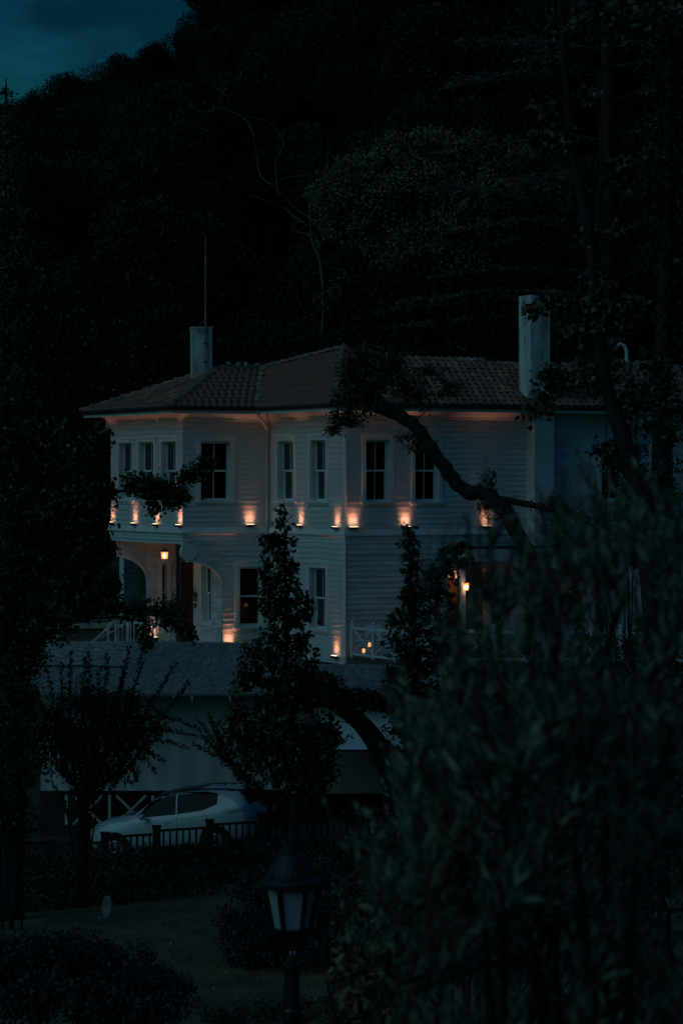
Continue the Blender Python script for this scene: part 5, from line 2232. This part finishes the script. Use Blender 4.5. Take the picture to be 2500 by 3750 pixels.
trunks = [[((c.x, c.y, gz_ - .2), .30), (P(40, 2700, Yg), .26), (P(60, 2200, Yg), .2), (P(40, 1700, Yg), .12), (P(20, 1450, Yg), .05)],
          [(P(55, 2000, Yg), .07), (P(240, 1860, Yg), .05), (P(380, 1815, Yg), .035), (P(470, 1795, Yg), .028), (P(600, 1790, Yg), .02), (P(700, 1745, Yg), .012), (P(780, 1680, Yg), .005)],
          [(P(60, 2400, Yg), .06), (P(260, 2280, Yg), .04), (P(430, 2260, Yg), .026), (P(560, 2250, Yg), .016), (P(680, 2300, Yg), .008)],
          [(P(560, 1790, Yg), .012), (P(570, 1850, Yg), .008), (P(560, 1890, Yg), .004)],
          [(P(520, 2250, Yg), .012), (P(540, 2310, Yg), .008), (P(550, 2380, Yg), .004)],
          [(P(60, 2200, Yg), .08), (P(200, 2000, Yg), .06), (P(330, 1900, Yg), .02)],
          [(P(50, 1900, Yg), .08), (P(180, 1720, Yg), .05), (P(330, 1640, Yg), .02)]]
tg = np.concatenate([blob_points(gk, 1900, .4), blob_points(br1, 190, .5), blob_points(br2, 125, .5)])
tg = tg[rng.permutation(len(tg))]
plant('ginkgo_tree', 'dark ginkgo tree whose leafy boughs hang before the left bay', 'tree', (c.x, c.y, gz_), trunks, tg, LF_GINK, .085, 'fan', per=14, limbs=70, spread=.06, droop=.5, lname='crown', ratio=.85, twig_r=.004)

# ------------------------------------------------------------------ dark slender trees in front of the facade


def column_tree(name, label, spec, Y, n, leaf, lmat, axis, per=13, limbs=50, r0=.12, **kw):
    b = P(axis[0][0], 0, Y)
    g = ground(b.x, Y)
    tr = [((b.x, Y, g - .2), r0)] + [(P(u, v, Y), r) for u, v, r in axis]
    tg = profile_points(spec, Y, n, .9)
    for t in tg:
        gg = ground(t[0], t[1]) + .3
        t[2] = max(t[2], gg)
    return plant(name, label, 'tree', (b.x, Y, g), [tr], tg, lmat, leaf, 'ovate', per=per, limbs=limbs, spread=.05, droop=.45, lname='crown', ratio=.55, twig_r=.004, along=.5, **kw)


column_tree('pear_tree', 'slender dark central tree with pointed tip before the front wall',
            [(1830, 1034, 1042), (1870, 1022, 1052), (1930, 1000, 1062), (1960, 955, 1066), (2010, 955, 1072), (2050, 965, 1075), (2110, 945, 1110), (2160, 955, 1112), (2230, 925, 1150), (2300, 935, 1150), (2350, 890, 1140), (2400, 860, 1180), (2470, 870, 1160), (2540, 840, 1190), (2620, 820, 1220), (2700, 850, 1245), (2800, 880, 1235), (2880, 930, 1200), (2960, 980, 1150)],
            49.5, 640, .125, LF_PEAR, [(1075, 2900, .10), (1060, 2600, .08), (1050, 2300, .05), (1042, 2050, .025), (1040, 1825, .005)], per=15, r0=.14)
column_tree('pear_tree', 'second dark slender tree standing before the white terrace railing',
            [(1930, 1488, 1500), (1975, 1468, 1525), (2010, 1462, 1545), (2080, 1455, 1570), (2150, 1452, 1575), (2230, 1440, 1590), (2300, 1405, 1600), (2350, 1400, 1600), (2420, 1425, 1600), (2500, 1420, 1620), (2600, 1400, 1640), (2720, 1400, 1640), (2900, 1420, 1620)],
            53, 400, .13, LF_PEAR, [(1520, 2800, .08), (1515, 2400, .06), (1500, 2100, .03), (1494, 1915, .005)], per=14, r0=.11)
# leafy growth right of it
bush('leafy_shrub', 'dark broad leaved growth between the second slender tree and the canopy', [(1630, 2080, 55, 60, 70), (1600, 2160, 55, 60, 60), (1690, 2020, 55, 50, 50), (1620, 2260, 55, 60, 80), (1640, 2380, 55, 90, 90)], 150, LF_PEAR, .15, 'ovate', per=9, stems=5,
     base=Vector((P(1630, 0, 55).x, 55, ground(P(1630, 0, 55).x, 55))), droop=.5, up=0)


# ------------------------------------------------------------------ arching shoots (crape myrtle)
def shoot_shrub(name, label, base_uv, Y, shoots, lmat, leaf, extra=None, stem_r=.03, pair=.030, group=None, ratio=.5, cat='shrub', lshape='ovate'):
    bx = P(base_uv[0], base_uv[1], Y)
    g = ground(bx.x, Y)
    root = thing(name, label, cat, (bx.x, Y, g), group)
    mb = MB()
    LP, LD = [], []
    for sh in shoots:
        pts_, dense = sh[0], sh[1]
        dy = random.uniform(-.5, .5)
        path = [(Vector((bx.x + random.uniform(-.1, .1), Y, g - .05)), stem_r)] if sh[2] else []
        n = len(pts_)
        for i, (u, v) in enumerate(pts_):
            path.append((P(u, v, Y + dy * (i + 1) / n), stem_r * (.8 if sh[2] else .35) * (1 - .85 * (i + 1) / n)))
        sp = smooth_path(path, 5)
        mb.tube([p for p, _ in sp], [max(.003, r) for _, r in sp], 5)
        dn = densify(sp, pair)
        st_ = int(len(dn) * dense)
        for i in range(st_, len(dn) - 1):
            p, r = dn[i]
            tan = (dn[i + 1][0] - p).normalized()
            side = tan.orthogonal().normalized()
            for s_ in range(3):
                q = random.uniform(0, 6.28)
                sd = Matrix.Rotation(q, 3, tan) @ side
                LP.append((p + sd * .01 + tan * random.uniform(0, pair))[:])
                LD.append((sd + tan * .7 + Vector((random.gauss(0, .2), random.gauss(0, .2), random.gauss(0, .2))))[:])
    if extra is not None:
        blobs, n, per = extra
        for t in blob_points(blobs, n, .5):
            p = Vector(t)
            a = p + Vector((random.uniform(-.2, .2), random.uniform(-.15, .15), -random.uniform(.2, .45)))
            mb.tube([a, p], [.006, .003], 3, cap=False)
            for _ in range(per):
                q = a.lerp(p, random.uniform(.1, 1)) + Vector((random.gauss(0, .02), random.gauss(0, .02), random.gauss(0, .02)))
                LP.append(q[:])
                LD.append(((p - a).normalized() * .6 + Vector((random.gauss(0, .6), random.gauss(0, .6), random.gauss(0, .6))))[:])
    mb.build('stem', BARK, root, smooth=True)
    Ls = leaf * rng.uniform(.6, 1.15, len(LP))
    leaf_object('foliage', LP, LD, Ls, Ls * ratio, lshape, lmat, root)
    return root


def jit(lst, a=10):
    return [(u + random.uniform(-a, a), v + random.uniform(-a, a)) for u, v in lst]


sh = []
for tip, midp in (((258, 2384), (255, 2640)), ((228, 2425), (225, 2650)), ((330, 2388), (318, 2640)), ((312, 2410), (300, 2650)), ((392, 2392), (375, 2620)), ((475, 2362), (420, 2600)), ((528, 2372), (470, 2600)),
                  ((645, 2424), (540, 2600)), ((690, 2500), (580, 2640)), ((455, 2440), (420, 2640)), ((365, 2440), (350, 2660)), ((180, 2480), (210, 2700)), ((140, 2540), (190, 2740)), ((110, 2600), (170, 2760))):
    sh.append(([(300, 2950), (290 + (midp[0] - 290) * .6, 2820), midp, ((midp[0] + tip[0]) / 2 + 3, (midp[1] + tip[1]) / 2), tip], .42, True))
for tip in ((700, 2655), (725, 2700), (690, 2740), (610, 2620), (560, 2760), (600, 2790), (570, 2830), (500, 2860), (150, 2700), (100, 2760)):
    sh.append(([(320, 2900), (380 if tip[0] > 300 else 250, 2760), ((tip[0] + 400) / 2 if tip[0] > 300 else 180, min(tip[1] - 30, 2730)), tip], .35, True))
for tip, b0 in (((170, 2850), 250), ((230, 2800), 290), ((420, 2820), 330), ((470, 2800), 350), ((380, 2790), 310)):
    sh.append(([(b0, 3000), (b0 + (tip[0] - b0) * .4, 2900), tip], .7, True))
shoot_shrub('crape_myrtle', 'multi stemmed dark shrub with upright leafy spikes before the thatch', (300, 3100), 51.5, sh, LF_MYRT, .085,
            extra=([(330, 2640, 51.5, 190, 90), (250, 2720, 51.5, 150, 90), (430, 2700, 51.5, 130, 80), (180, 2620, 51.5, 90, 80), (360, 2800, 51.5, 170, 50), (520, 2640, 51.5, 90, 60), (450, 2560, 51.5, 90, 60), (300, 2540, 51.5, 100, 60)], 900, 11))
sh = []
for tip in ((712, 2655), (740, 2700), (722, 2628), (760, 2610), (790, 2660), (700, 2720), (830, 2640)):
    sh.append(([(1040, 3010), (960, 2900), (850, 2800), ((tip[0] + 850) / 2 - 8, (tip[1] + 2790) / 2), tip], .45, True))
for tip in ((820, 2780), (860, 2830), (1000, 2800), (1090, 2820), (1130, 2850), (1200, 2900), (1230, 2840), (920, 2860)):
    sh.append(([(1050, 3020), ((tip[0] + 1050) / 2, 2920), tip], .55, True))
for tip in ((1285, 2695), (1262, 2720), (1240, 2760)):
    sh.append(([(1060, 3020), (1120, 2880), (1180, 2760), tip], .6, True))
shoot_shrub('crape_myrtle', 'multi stemmed dark shrub spreading left from under the central tree', (1050, 3120), 50.5, sh, LF_MYRT, .085,
            extra=([(900, 2700, 50.5, 140, 60), (1000, 2760, 50.5, 180, 80), (1130, 2800, 50.5, 120, 90), (850, 2640, 50.5, 80, 40), (1160, 2700, 50.5, 90, 90)], 520, 11))

# left edge shrubs
bush('leafy_shrub', 'dark leafy shrub at the left edge beside the thatched roof', [(20, 2650, 48, 130, 130), (60, 2800, 48, 130, 120), (-40, 2900, 48, 160, 160), (90, 2560, 48, 80, 60), (20, 3000, 48, 150, 100)], 420, LF_DARK, .09, 'ovate', per=15, spread=.07)

# ------------------------------------------------------------------ leaning trees on the right
Yp = 50
c = P(2060, 0, Yp)
gz_ = ground(c.x, Yp)
trunks = [[(Vector((c.x, Yp, gz_ - .2)), .26), (P(2050, 2600, Yp), 0.202), (P(1990, 2200, Yp), 0.176), (P(1890, 1940, Yp), 0.164), (P(1790, 1822, Yp), 0.155), (P(1690, 1790, Yp), 0.151), (P(1610, 1690, Yp), 0.143), (P(1535, 1580, Yp), 0.139), (P(1455, 1520, Yp), 0.130), (P(1375, 1490, Yp), 0.109), (P(1315, 1430, Yp), 0.084), (P(1330, 1330, Yp), 0.042)],
          [(P(1800, 1825, Yp), 0.084), (P(1950, 1850, Yp), 0.067), (P(2060, 1880, Yp), 0.050), (P(2170, 1925, Yp), 0.025)],
          [(P(1340, 1460, Yp), 0.059), (P(1290, 1480, Yp), 0.042), (P(1230, 1560, Yp), 0.017)],
          [(P(1340, 1450, Yp), 0.059), (P(1410, 1380, Yp), 0.042), (P(1440, 1300, Yp), 0.017)]]
_t = []
for q_, r_ in smooth_path(trunks[0], 5):
    _t.append((q_ + Vector((random.gauss(0, .012), random.gauss(0, .012), random.gauss(0, .018))), r_ * random.uniform(.9, 1.12)))
trunks[0] = _t
nb = [(1340, 1290, Yp, 70, 50), (1400, 1330, Yp, 80, 60), (1290, 1360, Yp, 60, 60), (1330, 1420, Yp, 90, 55), (1430, 1400, Yp, 60, 60), (1270, 1460, Yp, 60, 40), (1250, 1530, Yp, 50, 30), (1215, 1575, Yp, 30, 22), (1300, 1520, Yp, 50, 40), (1370, 1480, Yp, 60, 40), (1320, 1350, Yp, 90, 60), (1460, 1330, Yp, 40, 60), (1500, 1400, Yp, 60, 40), (1580, 1360, Yp, 60, 30), (1650, 1420, Yp, 50, 25), (1530, 1450, Yp, 50, 25)]
bl2 = [(1450, 1600, Yp, 35, 30), (1490, 1640, Yp, 22, 30), (2000, 1850, Yp, 70, 50), (2060, 1880, Yp, 70, 50), (2030, 1930, Yp, 50, 50), (2110, 1900, Yp, 60, 40), (2060, 1990, Yp, 35, 40), (1790, 1760, Yp, 22, 50), (1780, 1880, Yp, 30, 30), (1760, 1850, Yp, 20, 20)]
tg = np.concatenate([blob_points(nb, 470, .45), blob_points(bl2, 120, .5)])
tg = tg[rng.permutation(len(tg))]
plant('leaning_tree', 'dark leaning tree whose thick bent limb crosses the upper facade', 'tree', (c.x, Yp, gz_), trunks, tg, LF_PLANE, .115, 'lance', per=15, limbs=50, spread=.06, droop=.35, lname='crown', ratio=.38, sides=10)

Yq = 53
c = P(1455, 0, Yq)
gz_ = ground(c.x, Yq)
trunks = [[(Vector((c.x, Yq, gz_ - .2)), .30), (P(1450, 2950, Yq), .27), (P(1425, 2820, Yq), .245), (P(1370, 2710, Yq), .225), (P(1300, 2630, Yq), .19), (P(1210, 2570, Yq), .15), (P(1130, 2500, Yq), .09)],
          [(P(1375, 2730, Yq), .03), (P(1330, 2690, Yq), .02), (P(1280, 2650, Yq), .015), (P(1235, 2640, Yq), .006)],
          [(P(1300, 2625, Yq), .06), (P(1380, 2560, Yq), .03), (P(1420, 2520, Yq), .01)]]
nb = [(1190, 2520, Yq, 100, 50), (1140, 2480, Yq, 90, 50), (1290, 2545, Yq, 90, 28), (1390, 2570, Yq, 60, 28), (1120, 2550, Yq, 70, 55), (1350, 2540, Yq, 70, 22)]
plant('leaning_tree', 'thick dark trunk leaning left before the pale awning', 'tree', (c.x, Yq, gz_), trunks, blob_points(nb, 210, .45), LF_PEAR, .11, 'ovate', per=13, limbs=30, spread=.07, droop=.4, lname='crown', sides=10)

# tall plane tree on the right
Yt = 44
c = P(2400, 0, Yt)
gz_ = ground(c.x, Yt)
trunks = [[(Vector((c.x, Yt, gz_ - .2)), .30), (P(2400, 2500, Yt), 0.194), (P(2350, 1900, Yt), 0.173), (P(2290, 1640, Yt), 0.158), (P(2215, 1400, Yt), 0.133), (P(2180, 1150, Yt), 0.122), (P(2165, 900, Yt), 0.112), (P(2130, 720, Yt), 0.101), (P(2090, 540, Yt), 0.079), (P(2070, 300, Yt), 0.061), (P(2055, 100, Yt), 0.058), (P(2040, -150, Yt), 0.043)],
          [(P(2090, 560, Yt), 0.050), (P(2050, 450, Yt), 0.043), (P(2000, 380, Yt), 0.022), (P(1960, 330, Yt), 0.009)],
          [(P(2170, 900, Yt), 0.04), (P(2200, 600, Yt), 0.032), (P(2190, 300, Yt), 0.03), (P(2250, 170, Yt), 0.043), (P(2300, 60, Yt), 0.029), (P(2320, -60, Yt), 0.014)],
          [(P(2260, 1550, Yt), 0.050), (P(2380, 1400, Yt), 0.036), (P(2440, 1200, Yt), 0.022)],
          [(P(2180, 1180, Yt), 0.036), (P(2080, 1110, Yt), 0.022), (P(1960, 1130, Yt), 0.011)],
          [(P(2220, 1420, Yt), 0.036), (P(2080, 1420, Yt), 0.022), (P(1960, 1460, Yt), 0.009)],
          [(P(2130, 700, Yt), 0.036), (P(2020, 640, Yt), 0.022), (P(1900, 420 + 10, Yt), 0.003)]]
pb = [(1960, 1130, Yt, 50, 30), (2020, 1105, Yt, 60, 30), (2100, 1100, Yt, 50, 40), (2190, 1120, Yt, 90, 90), (2260, 1180, Yt, 80, 80), (2320, 1120, Yt, 70, 60), (2090, 1210, Yt, 50, 60), (2200, 1010, Yt, 70, 60), (2230, 850, Yt, 80, 50), (2150, 860, Yt, 40, 50), (2300, 600, Yt, 100, 40),
      (2380, 560, Yt, 80, 50), (2250, 640, Yt, 60, 60), (2050, 500, Yt, 60, 60), (1970, 500, Yt, 60, 30), (2130, 350, Yt, 60, 40), (1990, 400, Yt, 40, 40), (2100, 80, Yt, 120, 80), (2280, 60, Yt, 140, 80), (2420, 60, Yt, 90, 70), (2370, 1330, Yt, 60, 60), (2310, 1430, Yt, 60, 50), (2380, 1560, Yt, 70, 50), (2330, 1500, Yt, 50, 40),
      (2000, 1400, Yt, 80, 40), (2080, 1390, Yt, 70, 40), (1990, 1460, Yt, 60, 40), (1960, 1540, Yt, 22, 40), (1950, 1500, Yt, 45, 20), (2210, 1650, Yt, 40, 40), (2100, 1350, Yt, 60, 35), (2020, 1355, Yt, 60, 30), (2230, 1680, Yt, 40, 40)]
plant('plane_tree', 'tall dark trunked tree with sparse clustered leaves at the right', 'tree', (c.x, Yt, gz_), trunks, blob_points(pb, 560, .5), LF_PLANE, .12, 'plane', per=8, limbs=90, spread=.09, droop=.5, lname='crown', ratio=.8, sides=10)
c = P(2430, 0, 60)
m = MB()
tr2 = thing('dark_trunk', 'broad black tree trunk at the far right before the house wing', 'tree', (c.x, 60, ground(c.x, 60)))
m.tube([(c.x, 60, ground(c.x, 60) - .2), P(2425, 1900, 60), P(2420, 1500, 60), P(2440, 900, 60), P(2450, 300, 60), P(2440, -200, 60)], [.33, .30, .24, .16, .10, .06], 10)
m.build('trunk', BARK, tr2, smooth=True)
leafpts = blob_points([(2440, 700, 60, 120, 300), (2460, 200, 60, 110, 250), (2470, 1150, 60, 80, 200)], 4200, .5)
leaf_object('crown', leafpts, rng.normal(size=(4200, 3)), rng.uniform(.12, .22, 4200), .1, 'diamond', LF_FOREST, tr2)

# ------------------------------------------------------------------ cedar with flat tiers
Yd = 84
cd = thing('cedar_tree', 'large cedar with flat tiered boughs above the right roof', 'tree', (P(2230, 0, Yd).x, Yd, ground(P(2230, 0, Yd).x, Yd)))
m = MB()
x0 = P(2230, 0, Yd).x
m.tube([(x0, Yd, cd.location.z - .2), P(2230, 1500, Yd), P(2225, 800, Yd), P(2220, 200, Yd), P(2215, -300, Yd)], [.42, .36, .28, .2, .1], 10)
tiers = [((1640, 310), (2200, 240), 30), ((1700, 165), (2200, 150), 24), ((2200, 130), (2430, 190), 30), ((2240, 210), (2500, 260), 30), ((1930, 215), (2180, 240), 24), ((1690, 285), (1960, 270), 24),
         ((1850, 660), (2150, 680), 22), ((1560, 690), (2000, 740), 24), ((1800, 725), (2200, 800), 24), ((2320, 700), (2540, 640), 34), ((2290, 830), (2540, 800), 30), ((1700, 835), (2180, 785), 26), ((1850, 780), (2120, 760), 18),
         ((1380, 1145), (2100, 1050), 26), ((1480, 1105), (1950, 1040), 22), ((1620, 1010), (2080, 960), 22), ((1430, 1200), (1900, 1130), 26), ((1600, 1230), (2100, 1160), 26), ((1500, 1290), (1950, 1230), 28), ((1470, 1370), (1850, 1300), 26),
         ((1780, 900), (2160, 880), 20), ((2300, 1000), (2560, 960), 26), ((1640, 1330), (2000, 1290), 24), ((1500, 1430), (1700, 1380), 18), ((2250, 340), (2500, 330), 20), ((1850, 520), (2180, 480), 18), ((2250, 480), (2540, 430), 22)]
LP, LD = [], []
for (ua, va), (ub, vb), th in tiers:
    tip_left = abs(ua - 2230) > abs(ub - 2230)
    tipu, tipv = (ua, va) if tip_left else (ub, vb)
    ru, rv = (ub, vb) if tip_left else (ua, va)
    dy = random.uniform(-1.6, 1.6)
    a, b = P(2226, rv + 40, Yd), P(tipu, tipv, Yd + dy)
    mid = a.lerp(b, .5) + Vector((0, 0, .25))
    sp = smooth_path([(a, .09), (mid, .05), (b, .008)], 6)
    m.tube([p for p, _ in sp], [r for _, r in sp], 5)
    ln = (b - a).length
    dr_ = (b - a).normalized()
    side = Vector((-dr_.y, dr_.x, 0)).normalized()
    nsp = int(ln * 11)
    for k in range(nsp):
        t = .12 + .88 * random.random() ** .8
        p = (a.lerp(mid, t * 2) if t < .5 else mid.lerp(b, t * 2 - 1))
        w = (.25 + 1.0 * math.sin(math.pi * min(1, t * .85))) * random.uniform(.3, 1)
        sgn = random.choice((-1, 1))
        tip = p + side * sgn * w + dr_ * w * .6 + Vector((0, 0, random.uniform(-.10, .05)))
        m.tube([p, (p + tip) / 2 + Vector((0, 0, .04)), tip], [.010, .007, .003], 3, cap=False)
        for q in range(22):
            s_ = random.random()
            pp = p.lerp(tip, s_) + Vector((random.gauss(0, .05), random.gauss(0, .05), random.gauss(.01, .025)))
            LP.append(pp[:])
            LD.append(((tip - p).normalized() * .7 + Vector((random.gauss(0, .5), random.gauss(0, .5), random.gauss(0, .22))))[:])
m.build('trunk', BARK, cd, smooth=True)
leaf_object('foliage', LP, LD, rng.uniform(.12, .24, len(LP)), .038, 'lance', LF_CEDAR, cd)

# ------------------------------------------------------------------ hedges and bushes low down
bk_ = [(u, 3170 - (u - 200) * .06 + random.uniform(-8, 8), 54.2, 95, 48, .7) for u in range(-60, 1400, 85)] + [(u, 3235, 53.0, 110, 60, .8) for u in range(-60, 1400, 110)] + [(u, 3295, 51.8, 110, 40, .8) for u in range(-60, 760, 110)]
pts = blob_points(bk_, 26000, .4)
for t in pts:
    g = ground(t[0], t[1]) + .02
    if t[2] < g:
        t[2] = g + random.random() * .25
m_h = leaf_object('hedge_bank', pts, rng.normal(size=(len(pts), 3)) + np.array([0, 0, .4]), rng.uniform(.05, .10, len(pts)), .045, 'ovate', LF_DARK)
tag(m_h, 'dark unbroken hedge bank below the picket fence', None, kind='stuff')
bush('round_bush', 'large round dark bush behind the street lantern', [(1050, 3400, 44.5, 290, 260, 1.3), (880, 3400, 44.5, 110, 170, .8), (1120, 3250, 44.5, 200, 140, 1.1), (960, 3330, 44.5, 150, 150, .9), (1180, 3480, 44.5, 200, 150, 1.1), (930, 3500, 44.5, 140, 110, .9)], 900, LF_PURPLE, .075, 'ovate', per=20, spread=.05)
bush('flowering_shrub', 'wide dark purplish shrub filling the lower left corner', [(80, 3500, 36, 180, 90, .8), (260, 3480, 36, 170, 90, .8), (430, 3540, 36, 170, 90, .8), (580, 3620, 36, 140, 80, .7), (120, 3620, 35.5, 260, 120, .8), (400, 3660, 35.5, 260, 110, .8), (620, 3700, 35.5, 130, 80, .7), (0, 3560, 36, 120, 140, .8)], 1500, LF_PURPLE, .075, 'ovate', per=17, spread=.05)
bush('ground_shrub', 'low pale green shrub at the foot of the street lantern', [(850, 3720, 37, 140, 50, .6), (1000, 3700, 37, 140, 50, .6), (1180, 3700, 37, 130, 60, .6), (1300, 3730, 37, 120, 60, .6)], 420, LF_GROUND, .05, 'ovate', per=14, spread=.04)
bush('broadleaf_shrub', 'near shrub with large pale oval leaves right of the lantern post', [(1330, 3480, 15.5, 150, 120, .3), (1430, 3350, 15.5, 130, 110, .3), (1260, 3560, 15.5, 80, 80, .2), (1500, 3500, 15.5, 150, 150, .3), (1350, 3640, 15.5, 160, 100, .3), (1560, 3300, 15.5, 120, 120, .3)], 210, LF_BROAD, .10, 'ovate', per=4, spread=.03, ratio=.42, droop=0, up=.1)
# dark masses behind the near foliage on the right
for k, (lab, bl) in enumerate([
        ('dark shrub right of the round bush and behind the near foliage', [(1420, 3100, 33, 150, 160, .8), (1330, 3350, 33, 130, 170, .8), (1480, 3350, 33, 160, 170, .8), (1400, 3560, 33, 200, 140, .8)]),
        ('dark shrub in the middle of the right foreground foliage', [(1700, 2980, 34, 170, 170, .9), (1650, 3250, 34, 190, 190, .9), (1800, 3450, 34, 200, 190, .9), (1850, 3080, 34, 150, 190, .9)]),
        ('dark tall shrub in the lower right corner', [(2080, 2900, 33, 190, 220, .9), (2300, 2800, 33, 200, 260, .9), (2100, 3250, 33, 220, 230, .9), (2350, 3250, 33, 200, 250, .9), (2200, 3600, 33, 320, 170, .9), (2450, 2900, 33, 130, 330, .9)]),
        ('dark leafy shrub at the right edge beside the terrace', [(2200, 2400, 46, 150, 120, .9), (2340, 2000, 46, 110, 70, .7), (2500, 1980, 46, 70, 110, .7), (2420, 2450, 46, 140, 200, .9), (2150, 2560, 46, 170, 100, .9), (2330, 1850, 46, 90, 110, .7)]),
        ('dark shrub below the terrace railing in the middle right', [(1700, 2600, 47, 170, 110, .8), (1850, 2560, 47, 150, 110, .8), (1600, 2760, 47, 130, 120, .8), (1780, 2760, 47, 110, 110, .8), (2020, 2640, 47, 130, 80, .8), (1520, 2880, 47, 160, 110, .8), (1320, 2980, 50, 90, 50, .6)])]):
    bush('leafy_shrub', lab, bl, 520 if k < 4 else 420, [LF_DARK, LF_OLIVE, LF_DARK, LF_DARK, LF_PEAR][k], .085, 'ovate', per=17, spread=.06)

bush('tall_shrub', 'tall dark foliage covering the far right end of the house wing', [(2290, 1680, 57, 85, 130, .7), (2400, 1800, 57, 120, 200, .8), (2440, 1520, 57, 90, 120, .7), (2310, 1470, 57, 90, 60, .6), (2190, 1345, 57, 110, 45, .5), (2390, 1360, 57, 120, 70, .6), (2270, 1900, 57, 100, 110, .8), (2130, 1420, 57, 70, 30, .4)],
     520, LF_DARK, .11, 'ovate', per=15, spread=.07, stems=5, cat='tree')
NLT = 260
gx, gy = rng.uniform(-5.5, 1, NLT), rng.uniform(40, 49.5, NLT)
pts = np.array([(x, y, ground(x, y) + .05) for x, y in zip(gx, gy)])
dirs = np.stack([rng.normal(0, 1, NLT), rng.normal(0, 1, NLT), rng.normal(.1, .35, NLT)], 1)
tag(leaf_object('fallen_leaves', pts, dirs, rng.uniform(.04, .10, NLT), .045, 'ovate', mat('dry_fallen_leaf', (.30, .24, .15), .6, island=.6)), 'dry leaves lying on the lawn', None, kind='stuff')

# ------------------------------------------------------------------ near olive-like foliage on the right, out of focus


def near_olive(name, label, Y, boxes, ncl, base_u, lsz=(.045, .10)):
    bx = P(base_u, 0, Y)
    g = ground(bx.x, Y)
    root = thing(name, label, 'shrub', (bx.x, Y, g))
    mb = MB()
    LP, LD, SZ = [], [], []
    tot = sum(b[4] for b in boxes)
    stems = []
    for k in range(12):
        b = boxes[k % len(boxes)]
        t = P(random.uniform(b[0], b[2]), random.uniform((b[1] + b[3]) / 2, b[3]), Y)
        s0 = Vector((bx.x + random.uniform(-.25, .25), Y + random.uniform(-.2, .2), g - .1))
        m1 = s0.lerp(t, .5) + Vector((random.uniform(-.05, .05), 0, .1))
        mb.tube([s0, m1, t], [.022, .014, .006], 6)
        stems += [s0.lerp(m1, .5), m1, m1.lerp(t, .5), t]
    for (u0, v0, u1, v1, wgt) in boxes:
        for _ in range(max(1, int(round(ncl * wgt / tot)))):
            y = Y + random.uniform(-.9, .9)
            c = P(random.uniform(u0, u1), random.uniform(v0, v1), y)
            up0 = Vector((random.gauss(0, .25), random.gauss(0, .25), 1)).normalized()
            big = random.uniform(.7, 1.3)
            foot = c - up0 * .34 * big
            st = min(stems, key=lambda q: (q - foot).length + (0 if q.z < foot.z else 1))
            mb.tube([st, st.lerp(foot, .5) + Vector((0, 0, .05)), foot], [.007, .006, .005], 4, cap=False)
            for q_ in range(random.randint(4, 8)):
                lean = (up0 + Vector((random.gauss(0, .34), random.gauss(0, .34), random.uniform(-.05, .2)))).normalized()
                a = foot + lean * random.uniform(0, .08)
                ln = random.uniform(.18, .40) * big
                tip = a + lean * ln + Vector((random.gauss(0, .02), 0, random.uniform(-.02, .03)))
                mb.tube([a, a.lerp(tip, .5) + Vector((random.gauss(0, .01), 0, 0)), tip], [.004, .003, .001], 3, cap=False)
                nl = int(ln / .020)
                for i in range(nl):
                    s_ = (i + random.random()) / nl
                    p = a.lerp(tip, s_)
                    side = Matrix.Rotation(random.uniform(0, 6.28), 3, lean) @ lean.orthogonal().normalized()
                    LP.append(p[:])
                    LD.append((side * random.uniform(.4, .9) + lean * random.uniform(.7, 1.3))[:])
                    SZ.append(random.uniform(*lsz) * big * (1.05 - .5 * s_))
    mb.build('stem', BARK, root, smooth=True)
    SZ = np.array(SZ)
    leaf_object('foliage', LP, LD, SZ, SZ * rng.uniform(.14, .30, len(SZ)), 'lance', LF_OLIVE, root)
    return root


near_olive('olive_shrub', 'blurred near olive shrub with upright shoots filling the right side', 8.5,
           [(1930, 1760, 2500, 2100, 1.3), (1780, 1600, 1840, 1900, .05), (1920, 1700, 1990, 1900, .08), (2380, 1650, 2500, 1900, .2), (2050, 1640, 2180, 1900, .15), (1700, 1780, 1760, 1980, .08), (1600, 2050, 1700, 2300, .1),
            (1600, 1880, 1640, 2100, .05), (1780, 1950, 2000, 2300, .45), (2000, 2330, 2500, 2750, 1.7), (1560, 2200, 1850, 2450, .22), (1560, 2400, 1800, 2650, .7), (1780, 2400, 2050, 2800, 1.2), (1450, 2450, 1650, 2700, .5), (1350, 2700, 1700, 3200, 1.5), (1700, 2700, 2500, 3750, 4.2), (1500, 3200, 1750, 3750, 1.0)],
           118, 2050)
near_olive('olive_shrub', 'second near olive shrub with lighter shoots around the lower right middle', 13.0,
           [(1340, 3000, 1600, 3300, .55), (1500, 2500, 1750, 2950, .6), (1600, 2500, 1760, 2700, .12), (1850, 2000, 2400, 2900, 1.6), (1650, 2900, 2500, 3750, 2.2), (2100, 1800, 2500, 2200, .7)],
           120, 1850, (.05, .10))

print('scene built: objects', len(bpy.data.objects), 'tiles', NT[0], 'boards', BOARDS[0], 'forest', cnt)
